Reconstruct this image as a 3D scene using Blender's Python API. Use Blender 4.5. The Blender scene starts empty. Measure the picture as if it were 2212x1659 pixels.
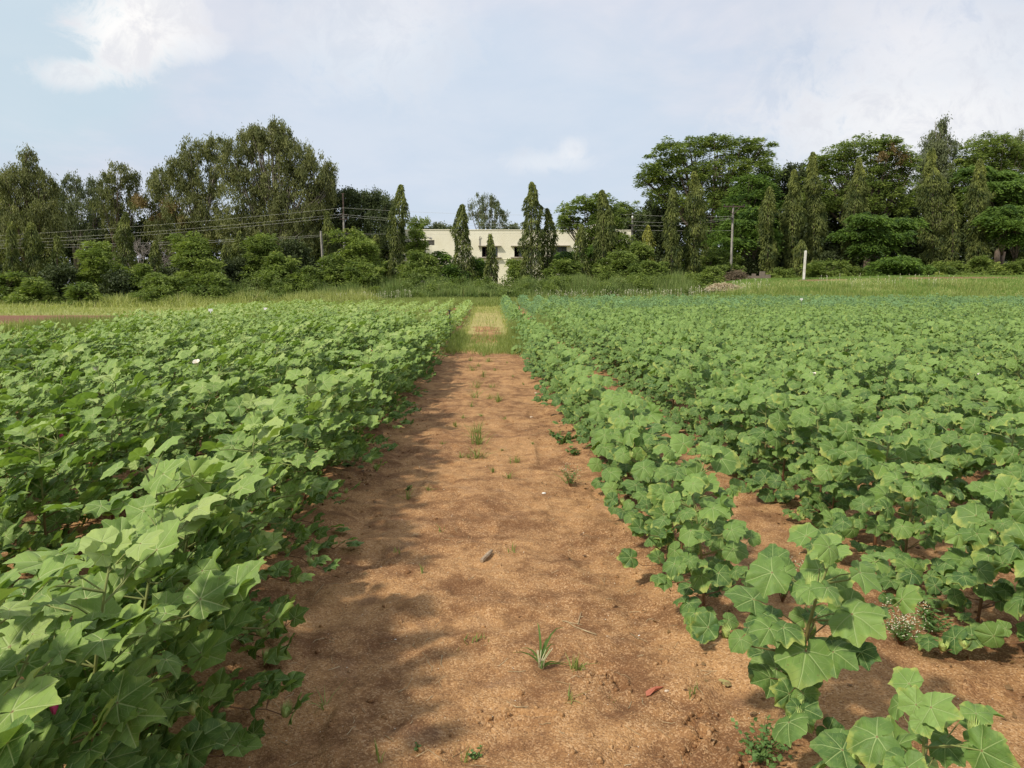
import bpy, math, random
import numpy as np
from mathutils import Vector, Matrix

R = math.radians
scene = bpy.context.scene
COL = scene.collection

# ------------------------------------------------------------------ camera
F_PX = 750.0 * 2212 / 1024          # focal length in pixels of a 2212 px wide picture
PITCH, YAW = R(7.37), R(-1.75)
CAM = Vector((0.07, 0.0, 1.60))
cd = bpy.data.cameras.new('camera')
cam = bpy.data.objects.new('camera', cd)
COL.objects.link(cam)
cam.location = CAM
cam.rotation_euler = (R(90) - PITCH, 0, YAW)
cd.sensor_width = 36
cd.lens = 36 * 750.0 / 1024
cd.clip_start = 0.05
cd.clip_end = 3000
scene.camera = cam
CM = cam.rotation_euler.to_matrix()


def ray(px, py):
    return (CM @ Vector(((px - 1106) / F_PX, -(py - 829.5) / F_PX, -1.0)))


def At(px, py, Y):
    d = ray(px, py)
    return CAM + d * ((Y - CAM.y) / d.y)


# ------------------------------------------------------------------ light, sky, exposure
SUN_EL, SUN_AZ = 47.0, 232.0        # azimuth clockwise from +Y
sdir = Vector((math.sin(R(SUN_AZ)) * math.cos(R(SUN_EL)), math.cos(R(SUN_AZ)) * math.cos(R(SUN_EL)), math.sin(R(SUN_EL))))
sl = bpy.data.lights.new('sun', 'SUN')
sl.energy = 3.7
sl.angle = R(4)
sl.color = (1.0, 0.93, 0.80)
so = bpy.data.objects.new('sun', sl)
COL.objects.link(so)
so.rotation_euler = sdir.to_track_quat('Z', 'Y').to_euler()
so.location = (-30, -20, 40)

w = bpy.data.worlds.new('World')
scene.world = w
w.use_nodes = True
nt = w.node_tree
nt.nodes.clear()


class NG:
    """small helper for node maths"""

    def __init__(s, nt):
        s.nt = nt

    def n(s, t, **kw):
        x = s.nt.nodes.new(t)
        for k, v in kw.items():
            setattr(x, k, v)
        return x

    def put(s, sock, v):
        if hasattr(v, 'bl_idname') or hasattr(v, 'is_output'):
            s.nt.links.new(v, sock)
        else:
            sock.default_value = v

    def m(s, op, a, b=None, c=None, clamp=False):
        x = s.n('ShaderNodeMath', operation=op, use_clamp=clamp)
        s.put(x.inputs[0], a)
        if b is not None:
            s.put(x.inputs[1], b)
        if c is not None:
            s.put(x.inputs[2], c)
        return x.outputs[0]

    def vm(s, op, a, b=None):
        x = s.n('ShaderNodeVectorMath', operation=op)
        s.put(x.inputs[0], a)
        if b is not None:
            s.put(x.inputs[1], b)
        return x.outputs['Value'] if op in ('DOT_PRODUCT', 'LENGTH', 'DISTANCE') else x.outputs[0]

    def step(s, v, lo, hi, a=0.0, b=1.0):
        x = s.n('ShaderNodeMapRange', interpolation_type='SMOOTHSTEP')
        s.put(x.inputs['Value'], v)
        for k, q in (('From Min', lo), ('From Max', hi), ('To Min', a), ('To Max', b)):
            s.put(x.inputs[k], q)
        return x.outputs[0]

    def noise(s, vec, scale, detail=3, rough=0.55, out=0, dist=0.0):
        x = s.n('ShaderNodeTexNoise')
        s.put(x.inputs['Vector'], vec)
        x.inputs['Scale'].default_value = scale
        x.inputs['Detail'].default_value = detail
        x.inputs['Roughness'].default_value = rough
        x.inputs['Distortion'].default_value = dist
        return x.outputs[out]

    def vor(s, vec, scale, feature='F1', out='Distance'):
        x = s.n('ShaderNodeTexVoronoi', feature=feature)
        s.put(x.inputs['Vector'], vec)
        x.inputs['Scale'].default_value = scale
        return x.outputs[out]

    def mix(s, f, a, b, bt='MIX'):
        x = s.n('ShaderNodeMix', data_type='RGBA', blend_type=bt)
        s.put(x.inputs[0], f)
        for i, q in ((6, a), (7, b)):
            if isinstance(q, tuple):
                q = (q[0], q[1], q[2], 1.0)
            s.put(x.inputs[i], q)
        return x.outputs[2]

    def xyz(s, v):
        x = s.n('ShaderNodeSeparateXYZ')
        s.put(x.inputs[0], v)
        return x.outputs

    def comb(s, a, b, c):
        x = s.n('ShaderNodeCombineXYZ')
        for i, q in enumerate((a, b, c)):
            s.put(x.inputs[i], q)
        return x.outputs[0]


g = NG(nt)
SKY_S = 0.097
sky = g.n('ShaderNodeTexSky', sky_type='NISHITA', sun_disc=False, sun_elevation=R(SUN_EL), sun_rotation=R(SUN_AZ),
          air_density=1.0, dust_density=2.5, ozone_density=1.0)
tc = g.n('ShaderNodeTexCoord')
dr = g.vm('NORMALIZE', tc.outputs['Generated'])
dx, dy, dz = g.xyz(dr)
den = g.m('ADD', g.m('MAXIMUM', dz, 0.0), 0.22)
cp = g.comb(g.m('DIVIDE', dx, den), g.m('DIVIDE', dy, den), 0.0)
warp = g.vm('ADD', cp, g.vm('SCALE', g.noise(cp, 1.2, 2, out=1), None))
n1 = g.noise(cp, 0.75, 5, 0.55, dist=0.6)
n2 = g.noise(g.vm('ADD', cp, (7.3, 2.1, 0.0)), 2.6, 5, 0.6, dist=0.4)
base_f = g.m('ADD', g.m('MULTIPLY', n1, 0.75), g.m('MULTIPLY', n2, 0.25))
cl = g.step(base_f, 0.36, 0.62, 0.40, 0.97)
base_sky = g.mix(0.72, sky.outputs[0], (5.6, 6.7, 7.9))          # thin high veil over the blue
cloudc = g.mix(g.step(n2, 0.35, 0.65), (6.5, 6.8, 7.8), (7.1, 7.2, 7.9))
col = g.mix(cl, base_sky, cloudc)
# blue openings and bright cumulus heads standing at fixed places in the sky


def blob(px, py, r, sx=1.0):
    c = ray(px, py).normalized()
    side = ray(px + 30, py).normalized() - c
    side.normalize()
    dv = g.vm('SUBTRACT', dr, tuple(c))
    sd = g.vm('DOT_PRODUCT', dv, tuple(side))
    ln = g.vm('DOT_PRODUCT', dv, dv)
    d2 = g.m('SUBTRACT', ln, g.m('MULTIPLY', g.m('MULTIPLY', sd, sd), 1 - 1 / (sx * sx)))
    return g.m('DIVIDE', g.m('SQRT', g.m('MAXIMUM', d2, 0.0)), r)


blue = g.step(g.m('ADD', blob(20, 90, 0.13, 1.3), g.m('MULTIPLY', n2, 0.6)), 0.9, 1.5, 0.75, 0.0)
col = g.mix(blue, col, (5.3, 6.6, 7.4))
blue2 = g.step(g.m('ADD', blob(1000, 330, 0.17, 2.2), g.m('MULTIPLY', n2, 0.7)), 0.9, 1.7, 0.55, 0.0)
col = g.mix(blue2, col, (5.6, 6.7, 7.9))
n3 = g.noise(dr, 20.0, 8, 0.68, dist=0.5)
for (px, py, r, sx, st) in ((265, 70, 0.044, 1.05, 0.9), (345, 30, 0.034, 1.3, 0.75), (175, 160, 0.015, 2.8, 0.6), (400, 100, 0.018, 2.6, 0.5),
                            (1235, 322, 0.014, 1.3, 0.38), (1185, 350, 0.014, 4.0, 0.32), (1950, 300, 0.06, 3.0, 0.5), (800, 70, 0.07, 1.6, 0.3),
                            (2050, 180, 0.09, 1.8, 0.45)):
    f = g.step(g.m('ADD', blob(px, py, r, sx), g.m('MULTIPLY', g.m('SUBTRACT', n3, 0.5), 2.8)), 0.45, 1.45, st, 0.0)
    col = g.mix(f, col, g.mix(g.step(n3, 0.35, 0.6), (7.6, 7.6, 7.9), (9.6, 9.4, 9.2)))
bg = g.n('ShaderNodeBackground')
nt.links.new(col, bg.inputs[0])
bg.inputs[1].default_value = SKY_S
wo = g.n('ShaderNodeOutputWorld')
nt.links.new(bg.outputs[0], wo.inputs[0])

scene.render.engine = 'CYCLES'
scene.view_settings.view_transform = 'Standard'
scene.view_settings.look = 'None'
scene.view_settings.exposure = 0.18
scene.view_settings.gamma = 1.0
scene.cycles.max_bounces = 6
scene.cycles.transparent_max_bounces = 4

rng = np.random.default_rng(7)
random.seed(7)

# ------------------------------------------------------------------ numeric helpers
def _hash(ix, iy, seed):
    n = (ix.astype(np.int64) * 374761393 + iy.astype(np.int64) * 668265263 + seed * 1442695041) & 0x7fffffff
    n = ((n ^ (n >> 13)) * 1274126177) & 0x7fffffff
    return ((n ^ (n >> 16)) & 0xffff) / 65535.0


def vnoise(x, y, seed=0):
    x = np.asarray(x, float); y = np.asarray(y, float)
    ix = np.floor(x); iy = np.floor(y)
    fx = x - ix; fy = y - iy
    fx = fx * fx * (3 - 2 * fx); fy = fy * fy * (3 - 2 * fy)
    a = _hash(ix, iy, seed); b = _hash(ix + 1, iy, seed)
    c = _hash(ix, iy + 1, seed); d = _hash(ix + 1, iy + 1, seed)
    return (a * (1 - fx) + b * fx) * (1 - fy) + (c * (1 - fx) + d * fx) * fy


def fbm(x, y, o=4, seed=0):
    s = 0; a = 0.5
    for i in range(o):
        s = s + a * (vnoise(x * 2 ** i, y * 2 ** i, seed + i * 17) - 0.5)
        a *= 0.5
    return s


def sm(v, a, b):
    t = np.clip((np.asarray(v, float) - a) / (b - a), 0, 1)
    return t * t * (3 - 2 * t)


def T(x, y):
    """large-scale height of the land"""
    x = np.asarray(x, float); y = np.asarray(y, float)
    z = 0.45 * sm(y, 25, 70) * sm(x, -18, -4)
    z = z + (1.75 + 0.35 * sm(x, 22, 45)) * sm(y, 54, 71) * sm(x, 14, 26)
    return z


CRACKS = [((0.86, 2.62), (0.80, 2.55), (0.83, 2.48), (0.75, 2.38)), ((0.45, 2.88), (0.52, 2.93), (0.58, 2.90), (0.60, 2.83)),
          ((0.30, 2.62), (0.16, 2.66), (0.05, 2.60)), ((0.92, 2.30), (0.90, 2.25), (0.89, 2.20))]


def soil(x, y):
    """small-scale relief of the bare earth"""
    x = np.asarray(x, float); y = np.asarray(y, float)
    near = np.clip(1.2 - y / 30, 0.2, 1)
    z = 0.055 * fbm(x * 1.3, y * 1.0, 3, 5) + 0.062 * fbm(x * 5, y * 5, 3, 9) * near + 0.024 * fbm(x * 18, y * 18, 3, 3) * near
    # old footprints
    fp = vnoise(x * 3.1 + 10, y * 2.3, 44)
    z = z - 0.022 * sm(fp, 0.66, 0.80)
    # earth drawn up along both crop edges
    z = z + 0.05 * sm(np.abs(x + 0.02), 0.75, 1.15)
    for c in CRACKS:
        for (x0, y0), (x1, y1) in zip(c[:-1], c[1:]):
            t = np.clip(((x - x0) * (x1 - x0) + (y - y0) * (y1 - y0)) / ((x1 - x0) ** 2 + (y1 - y0) ** 2), 0, 1)
            d = np.hypot(x - x0 - t * (x1 - x0), y - y0 - t * (y1 - y0))
            z = z - 0.028 * np.exp(-(d / 0.011) ** 2) + 0.010 * np.exp(-((d - 0.035) / 0.02) ** 2)
    return z


def H(x, y):
    return T(x, y) + soil(x, y)


def G(px, py):
    """point of the ground seen at a pixel"""
    d = ray(px, py)
    t = 1.0
    p = CAM + d
    z = 0.0
    for _ in range(40):
        t = (z - CAM.z) / d.z if d.z < 0 else t * 1.1
        p = CAM + d * t
        z = float(H(p.x, p.y))
    return p


def mk(name, V, Fs, mat, parent=None, smooth=False, luv=None, mi=None, mats=None):
    me = bpy.data.meshes.new(name)
    V = np.asarray(V, np.float32)
    if not isinstance(Fs, (list, tuple)):
        Fs = [Fs]
    Fs = [np.asarray(f, np.int32) for f in Fs if len(f)]
    me.vertices.add(len(V))
    me.vertices.foreach_set('co', V.ravel())
    idx = np.concatenate([f.ravel() for f in Fs])
    cnt = np.concatenate([np.full(len(f), f.shape[1], np.int32) for f in Fs])
    st = np.zeros(len(cnt), np.int32)
    st[1:] = np.cumsum(cnt)[:-1]
    me.loops.add(len(idx))
    me.loops.foreach_set('vertex_index', idx)
    me.polygons.add(len(cnt))
    me.polygons.foreach_set('loop_start', st)
    me.polygons.foreach_set('loop_total', cnt)
    me.polygons.foreach_set('use_smooth', np.full(len(cnt), bool(smooth)))
    if luv is not None:
        a = me.attributes.new('luv', 'FLOAT_VECTOR', 'POINT')
        a.data.foreach_set('vector', np.asarray(luv, np.float32).ravel())
    for m_ in (mats or [mat]):
        me.materials.append(m_)
    if mi is not None:
        me.polygons.foreach_set('material_index', np.asarray(mi, np.int32))
    me.update(calc_edges=True)
    me.validate()
    o = bpy.data.objects.new(name, me)
    COL.objects.link(o)
    if parent is not None:
        o.parent = parent
    return o


def empty(name, loc, rz=0.0):
    o = bpy.data.objects.new(name, None)
    COL.objects.link(o)
    o.location = loc
    o.rotation_euler = (0, 0, rz)
    o.empty_display_size = 0.1
    return o


def tag(o, label=None, cat=None, group=None, kind=None):
    if label: o['label'] = label
    if cat: o['category'] = cat
    if group: o['group'] = group
    if kind: o['kind'] = kind
    return o


class MB:
    """collects simple solids for one mesh"""

    def __init__(s):
        s.V = []; s.F3 = []; s.F4 = []; s.n = 0

    def add(s, V, F):
        F = np.asarray(F, int) + s.n
        s.V.append(np.asarray(V, float)); s.n += len(V)
        (s.F3 if F.shape[1] == 3 else s.F4).append(F)

    def box(s, x0, x1, y0, y1, z0, z1):
        V = [(x, y, z) for z in (z0, z1) for y in (y0, y1) for x in (x0, x1)]
        s.add(V, [(0, 2, 3, 1), (4, 5, 7, 6), (0, 1, 5, 4), (2, 6, 7, 3), (0, 4, 6, 2), (1, 3, 7, 5)])

    def tube(s, pts, rad, n=6, cap=True):
        pts = np.asarray(pts, float)
        k = len(pts)
        rad = np.broadcast_to(np.asarray(rad, float), (k,))
        d = np.gradient(pts, axis=0)
        d /= np.linalg.norm(d, axis=1)[:, None] + 1e-9
        up = np.where(np.abs(d[:, 2:3]) > 0.9, np.array([[1.0, 0, 0]]), np.array([[0, 0, 1.0]]))
        a = np.cross(d, up); a /= np.linalg.norm(a, axis=1)[:, None] + 1e-9
        # keep frames from flipping
        for i in range(1, k):
            a[i] = a[i - 1] - d[i] * np.dot(a[i - 1], d[i])
            a[i] /= np.linalg.norm(a[i]) + 1e-9
        b = np.cross(d, a)
        th = np.arange(n) * 2 * math.pi / n
        V = pts[:, None, :] + rad[:, None, None] * (a[:, None, :] * np.cos(th)[None, :, None] + b[:, None, :] * np.sin(th)[None, :, None])
        V = V.reshape(-1, 3)
        i = np.arange(k - 1)[:, None] * n
        j = np.arange(n)[None, :]; j2 = (j + 1) % n
        F = np.stack([i + j, i + j2, i + n + j2, i + n + j], -1).reshape(-1, 4)
        b0 = s.n
        s.add(V, F)
        if cap:
            s.F3.append(np.array([(b0, b0 + (q + 1) % n, b0 + q) for q in range(1, n - 1)]))
            e = b0 + (k - 1) * n
            s.F3.append(np.array([(e, e + q, e + (q + 1) % n) for q in range(1, n - 1)]))

    def build(s, name, mat, parent=None, smooth=False):
        F = []
        if s.F3: F.append(np.concatenate(s.F3))
        if s.F4: F.append(np.concatenate(s.F4))
        return mk(name, np.concatenate(s.V), F, mat, parent, smooth)


# ------------------------------------------------------------------ materials
def newmat(name):
    m = bpy.data.materials.new(name)
    m.use_nodes = True
    m.node_tree.nodes.clear()
    return m, NG(m.node_tree)


def principled(gn, colr, rough=0.7, spec=0.3, normal=None):
    b = gn.n('ShaderNodeBsdfPrincipled')
    gn.put(b.inputs['Base Color'], colr if not isinstance(colr, tuple) else (*colr, 1.0))
    gn.put(b.inputs['Roughness'], rough)
    b.inputs['Specular IOR Level'].default_value = spec
    if normal is not None:
        gn.put(b.inputs['Normal'], normal)
    return b.outputs[0]


def out(m, sh):
    o = m.node_tree.nodes.new('ShaderNodeOutputMaterial')
    m.node_tree.links.new(sh, o.inputs[0])


def bump(gn, h, dist=0.01, strength=1.0, normal=None):
    b = gn.n('ShaderNodeBump')
    b.inputs['Distance'].default_value = dist
    b.inputs['Strength'].default_value = strength
    gn.put(b.inputs['Height'], h)
    if normal is not None:
        gn.put(b.inputs['Normal'], normal)
    return b.outputs[0]


def simple(name, c1, c2=None, scale=8.0, rough=0.8, spec=0.2, bscale=None, bdist=0.004, obj=True):
    m, q = newmat(name)
    t = q.n('ShaderNodeTexCoord').outputs['Object']
    c2 = c2 or tuple(x * 0.7 for x in c1)
    f = q.step(q.noise(t, scale, 5, 0.6), 0.35, 0.65)
    cc = q.mix(f, c1, c2)
    nn = bump(q, q.noise(t, bscale or scale * 4, 4), bdist, 0.7)
    out(m, principled(q, cc, rough, spec, nn))
    return m


def foliage_mat(name, dark, light, trans=0.25, rough=0.55, spec=0.25, yellow=None, tcol=None):
    """simple leaf cards: 'luv' z is a per-leaf random number"""
    m, q = newmat(name)
    a = q.n('ShaderNodeAttribute', attribute_name='luv')
    u, v, r = q.xyz(a.outputs['Vector'])
    c = q.mix(r, dark, light)
    if yellow:
        c = q.mix(q.step(r, 0.90, 0.99), c, yellow)
    p = principled(q, c, rough, spec)
    tr = q.n('ShaderNodeBsdfTranslucent')
    tcv = q.mix(1.0, c, tcol or (1.25, 1.35, 0.6), 'MULTIPLY')
    q.put(tr.inputs[0], tcv)
    ms = q.n('ShaderNodeMixShader')
    ms.inputs[0].default_value = trans
    m.node_tree.links.new(p, ms.inputs[1]); m.node_tree.links.new(tr.outputs[0], ms.inputs[2])
    out(m, ms.outputs[0])
    return m


def cotton_mat(name, dark, light, vein, edge, edge_amt, vein_amt, trans=0.20, young=(0.22, 0.33, 0.10)):
    """lobed leaf: luv = (along, across, random)"""
    m, q = newmat(name)
    a = q.n('ShaderNodeAttribute', attribute_name='luv')
    vec = a.outputs['Vector']
    u, v, r = q.xyz(vec)
    av = q.m('ABSOLUTE', v)
    rr = q.m('SQRT', q.m('ADD', q.m('MULTIPLY', u, u), q.m('MULTIPLY', v, v)))
    tot = None; sec = None
    for ang in (0.0, 51.0, 106.0):
        s_, c_ = math.sin(R(ang)), math.cos(R(ang))
        d = q.m('ABSOLUTE', q.m('SUBTRACT', q.m('MULTIPLY', u, s_), q.m('MULTIPLY', av, c_)))
        t = q.m('ADD', q.m('MULTIPLY', u, c_), q.m('MULTIPLY', av, s_))
        pos = q.m('GREATER_THAN', t, 0.0)
        wdt = q.m('SUBTRACT', 0.034, q.m('MULTIPLY', t, 0.020))
        k = q.m('MULTIPLY', q.step(q.m('DIVIDE', d, wdt), 0.35, 1.0, 1.0, 0.0), pos)
        tot = k if tot is None else q.m('MAXIMUM', tot, k)
        fr = q.m('FRACT', q.m('MULTIPLY', q.m('SUBTRACT', t, q.m('MULTIPLY', d, 0.9)), 5.0))
        ln = q.step(q.m('ABSOLUTE', q.m('SUBTRACT', fr, 0.5)), 0.0, 0.075, 1.0, 0.0)
        lim = q.m('MULTIPLY', q.step(d, 0.16, 0.30, 0.55, 0.0), q.m('GREATER_THAN', t, 0.18))
        k2 = q.m('MULTIPLY', ln, lim)
        sec = k2 if sec is None else q.m('MAXIMUM', sec, k2)
    veins = q.m('MULTIPLY', q.m('MAXIMUM', tot, sec), vein_amt)
    sv = q.vm('ADD', vec, q.comb(0.0, 0.0, q.m('MULTIPLY', r, 37.0)))
    nz = q.noise(sv, 2.3, 3)
    nf = q.noise(sv, 9.0, 3)
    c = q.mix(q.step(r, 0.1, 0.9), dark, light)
    c = q.mix(q.m('MULTIPLY', q.step(nz, 0.4, 0.68), 0.35), c, tuple(x * 1.35 for x in light))
    c = q.mix(q.step(r, 0.80, 1.0, 0.0, 0.7), c, young)
    e = q.step(q.m('ADD', rr, q.m('MULTIPLY', q.m('SUBTRACT', nz, 0.5), 1.1)), 0.62, 0.92, 0.0, edge_amt)
    e = q.m('MULTIPLY', e, q.step(q.m('FRACT', q.m('MULTIPLY', r, 7.31)), 0.25, 0.9))
    c = q.mix(e, c, edge)
    c = q.mix(q.m('MULTIPLY', q.step(nf, 0.62, 0.72), 0.25), c, edge)
    # a few brown insect-bitten specks
    c = q.mix(q.step(q.vor(sv, 3.2), 0.05, 0.08, 0.8, 0.0), c, (0.16, 0.12, 0.05))
    c = q.mix(veins, c, vein)
    # small red spot where the stalk meets the blade
    c = q.mix(q.step(rr, 0.015, 0.05, 0.8, 0.0), c, (0.20, 0.07, 0.05))
    hgt = q.m('ADD', q.m('MULTIPLY', q.m('MAXIMUM', tot, sec), -1.0), q.m('MULTIPLY', nf, 0.8))
    nn = bump(q, hgt, 0.003, 0.6)
    geo = q.n('ShaderNodeNewGeometry')
    c = q.mix(q.m('MULTIPLY', geo.outputs['Backfacing'], 0.55), c, tuple(x * 1.25 for x in light))
    p = principled(q, c, 0.55, 0.25, nn)
    tr = q.n('ShaderNodeBsdfTranslucent')
    q.put(tr.inputs[0], q.mix(1.0, c, (1.35, 1.5, 0.55), 'MULTIPLY'))
    ms = q.n('ShaderNodeMixShader')
    ms.inputs[0].default_value = trans
    m.node_tree.links.new(p, ms.inputs[1]); m.node_tree.links.new(tr.outputs[0], ms.inputs[2])
    out(m, ms.outputs[0])
    return m


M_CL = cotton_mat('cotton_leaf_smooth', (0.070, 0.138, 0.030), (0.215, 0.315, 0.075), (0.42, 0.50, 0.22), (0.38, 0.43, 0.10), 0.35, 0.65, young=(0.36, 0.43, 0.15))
M_CR = cotton_mat('cotton_leaf_crinkled', (0.050, 0.110, 0.028), (0.165, 0.262, 0.060), (0.32, 0.42, 0.16), (0.38, 0.41, 0.10), 0.8, 0.75,
                  young=(0.22, 0.33, 0.09))
M_CLF = cotton_mat('cotton_leaf_pale', (0.15, 0.23, 0.055), (0.28, 0.37, 0.10), (0.35, 0.46, 0.22), (0.34, 0.44, 0.13), 0.4, 0.3)
M_CRB = cotton_mat('cotton_leaf_bluish', (0.060, 0.125, 0.045), (0.150, 0.245, 0.085), (0.24, 0.36, 0.18), (0.24, 0.36, 0.15), 0.2, 0.1, young=(0.17, 0.31, 0.14))


def stem_material():
    m, q = newmat('cotton_stem')
    t = q.n('ShaderNodeTexCoord').outputs['Object']
    x, y, z = q.xyz(t)
    f = q.step(q.m('ADD', z, q.m('MULTIPLY', q.noise(t, 12.0, 3), 0.3)), 0.25, 0.75)
    c = q.mix(f, (0.15, 0.075, 0.035), (0.22, 0.25, 0.08))
    out(m, principled(q, c, 0.6, 0.3))
    return m


M_STEM = stem_material()
M_BOLL = simple('boll_green', (0.44, 0.52, 0.17), (0.30, 0.40, 0.10), 60.0, 0.5, 0.3)
M_FLW = simple('flower_white', (0.80, 0.76, 0.66), (0.75, 0.66, 0.52), 30.0, 0.6, 0.2)
M_FLP = simple('flower_pink', (0.50, 0.06, 0.14), (0.36, 0.03, 0.09), 30.0, 0.6, 0.2)
M_EUC = foliage_mat('drooping_leaves', (0.085, 0.105, 0.034), (0.255, 0.265, 0.095), 0.25)
M_EUCG = foliage_mat('drooping_grey_leaves', (0.085, 0.110, 0.048), (0.190, 0.215, 0.100), 0.25)
M_ASH = foliage_mat('mast_tree_leaves', (0.026, 0.046, 0.012), (0.245, 0.275, 0.070), 0.25, 0.55, 0.2, yellow=(0.30, 0.32, 0.07))
M_ASHY = foliage_mat('young_mast_tree_leaves', (0.140, 0.160, 0.025), (0.340, 0.340, 0.060), 0.2, 0.4, 0.4)
M_LEU = foliage_mat('feathery_leaves', (0.078, 0.122, 0.024), (0.250, 0.320, 0.066), 0.3, yellow=(0.32, 0.36, 0.09))
M_LEUB = foliage_mat('light_feathery_leaves', (0.120, 0.175, 0.034), (0.300, 0.370, 0.080), 0.32, yellow=(0.26, 0.30, 0.08))
M_GUL = foliage_mat('fan_leaves', (0.040, 0.085, 0.018), (0.185, 0.290, 0.045), 0.3)
M_DRK = foliage_mat('dense_dark_leaves', (0.034, 0.050, 0.018), (0.110, 0.140, 0.050), 0.2)
M_RUST = foliage_mat('rusty_seed_clusters', (0.15, 0.11, 0.04), (0.26, 0.19, 0.08), 0.15)
M_BARK = simple('bark', (0.16, 0.125, 0.095), (0.085, 0.065, 0.05), 3.0, 0.9, 0.1, 12.0, 0.03)
M_BARKP = simple('pale_bark', (0.30, 0.27, 0.23), (0.17, 0.14, 0.12), 2.0, 0.9, 0.1, 12.0, 0.02)
M_GRASS = foliage_mat('grass_blades', (0.150, 0.205, 0.050), (0.310, 0.350, 0.110), 0.32, yellow=(0.38, 0.36, 0.16))
M_GRASSY = foliage_mat('matted_pale_grass', (0.23, 0.27, 0.075), (0.45, 0.47, 0.17), 0.3, yellow=(0.45, 0.40, 0.20))
M_WEED = foliage_mat('tall_weeds', (0.110, 0.170, 0.045), (0.270, 0.330, 0.110), 0.3, yellow=(0.28, 0.26, 0.12))
M_TURF = foliage_mat('short_turf', (0.120, 0.200, 0.045), (0.220, 0.320, 0.080), 0.3, yellow=(0.32, 0.33, 0.12))
M_STRAW = simple('dry_straw', (0.50, 0.40, 0.24), (0.34, 0.25, 0.14), 20.0, 0.8, 0.2)
M_SEED = simple('pale_seed_head', (0.62, 0.60, 0.45), (0.50, 0.47, 0.32), 20.0, 0.8, 0.1)
M_CONC = simple('weathered_concrete', (0.36, 0.34, 0.30), (0.24, 0.22, 0.19), 3.0, 0.9, 0.1)
M_STEEL = simple('dark_rusty_steel', (0.10, 0.065, 0.05), (0.05, 0.035, 0.03), 5.0, 0.7, 0.3)
M_DARK = simple('black_metal', (0.025, 0.022, 0.02), (0.04, 0.035, 0.03), 5.0, 0.6, 0.3)
M_WHITE = simple('white_paint', (0.80, 0.80, 0.78), (0.70, 0.69, 0.65), 4.0, 0.6, 0.3)
M_WIRE = simple('weathered_wire', (0.50, 0.50, 0.44), (0.40, 0.40, 0.34), 2.0, 0.6, 0.4)


def ground_material(name, grass=True, tones=((0.20, 0.23, 0.065), (0.33, 0.33, 0.12))):
    m, q = newmat(name)
    P = q.n('ShaderNodeNewGeometry').outputs['Position']
    big = q.noise(P, 1.1, 4, 0.6, dist=0.5)
    mid = q.noise(P, 5.0, 5, 0.65)
    fine = q.noise(P, 34.0, 4, 0.7)
    gr = q.vor(P, 150.0)
    gc = q.vor(P, 150.0, out='Color')
    rc = q.xyz(gc)[0]
    c = q.mix(q.step(mid, 0.35, 0.66), (0.175, 0.086, 0.038), (0.280, 0.145, 0.062))
    sand = q.step(q.m('ADD', q.m('MULTIPLY', big, 0.6), q.m('MULTIPLY', mid, 0.4)), 0.42, 0.60)
    c = q.mix(q.m('MULTIPLY', sand, 0.85), c, (0.420, 0.236, 0.102))
    c = q.mix(q.step(fine, 0.55, 0.75, 0.0, 0.4), c, (0.15, 0.080, 0.045))
    # loose grains: each cell its own tone
    c = q.mix(q.m('MULTIPLY', q.step(rc, 0.62, 0.95), q.step(mid, 0.3, 0.6, 0.15, 0.6)), c, (0.58, 0.38, 0.21))
    c = q.mix(q.m('MULTIPLY', q.step(rc, 0.30, 0.05), 0.5), c, (0.12, 0.060, 0.032))
    c = q.mix(q.step(q.noise(P, 2.7, 3), 0.60, 0.72, 0.0, 0.30), c, (0.20, 0.125, 0.085))
    if grass:
        a = q.n('ShaderNodeAttribute', attribute_name='luv')
        gx, gy, gz = q.xyz(a.outputs['Vector'])
        gg = q.mix(q.step(mid, 0.35, 0.65), tones[0], tones[1])
        gg = q.mix(q.step(q.noise(P, 0.35, 4), 0.5, 0.7, 0.0, 0.5), gg, (0.30, 0.27, 0.11))
        f = q.step(q.m('ADD', gx, q.m('MULTIPLY', q.m('SUBTRACT', q.noise(P, 0.8, 4), 0.5), 0.9)), 0.42, 0.58)
        c = q.mix(f, c, gg)
        c = q.mix(gy, c, q.mix(mid, (0.24, 0.125, 0.075), (0.16, 0.085, 0.055)))
    h = q.m('ADD', q.m('MULTIPLY', q.m('SUBTRACT', 0.6, gr), 0.5), q.m('MULTIPLY', fine, 1.0))
    nn = bump(q, h, 0.006, 0.9)
    nn = bump(q, mid, 0.03, 0.6, nn)
    out(m, principled(q, c, 0.95, 0.12, nn))
    return m


M_GROUND = ground_material('field_soil')
M_PATH = ground_material('path_soil', True, ((0.27, 0.26, 0.085), (0.42, 0.34, 0.14)))

# ------------------------------------------------------------------ ground sheets
def grid(xs, ys, zf):
    X, Y = np.meshgrid(xs, ys)
    Z = zf(X, Y)
    V = np.stack([X, Y, Z], -1).reshape(-1, 3)
    nx, ny = len(xs), len(ys)
    i = np.arange(ny - 1)[:, None] * nx + np.arange(nx - 1)[None, :]
    F = np.stack([i, i + 1, i + nx + 1, i + nx], -1).reshape(-1, 4)
    return V, F


def grow(a, b, s0, k):
    r = [a]; s = s0
    while r[-1] < b:
        r.append(r[-1] + s); s *= k
    r[-1] = b
    return np.array(r)


xs_r = grow(4.5, 600, 0.09, 1.09)
xs = np.concatenate([-xs_r[::-1], np.arange(-4.45, 4.46, 0.04), xs_r])
ys = np.concatenate([-grow(0.8, 60, 0.2, 1.3)[::-1], np.arange(-0.7, 1.2, 0.1), np.arange(1.2, 9, 0.03), grow(9, 900, 0.05, 1.03)])


def gz(X, Y):
    inside = (1 - sm(np.abs(X), 0.93, 0.99)) * (1 - sm(Y, 70.0, 70.4)) * sm(Y, -0.8, -0.6)
    return H(X, Y) - 0.03 * inside


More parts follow.
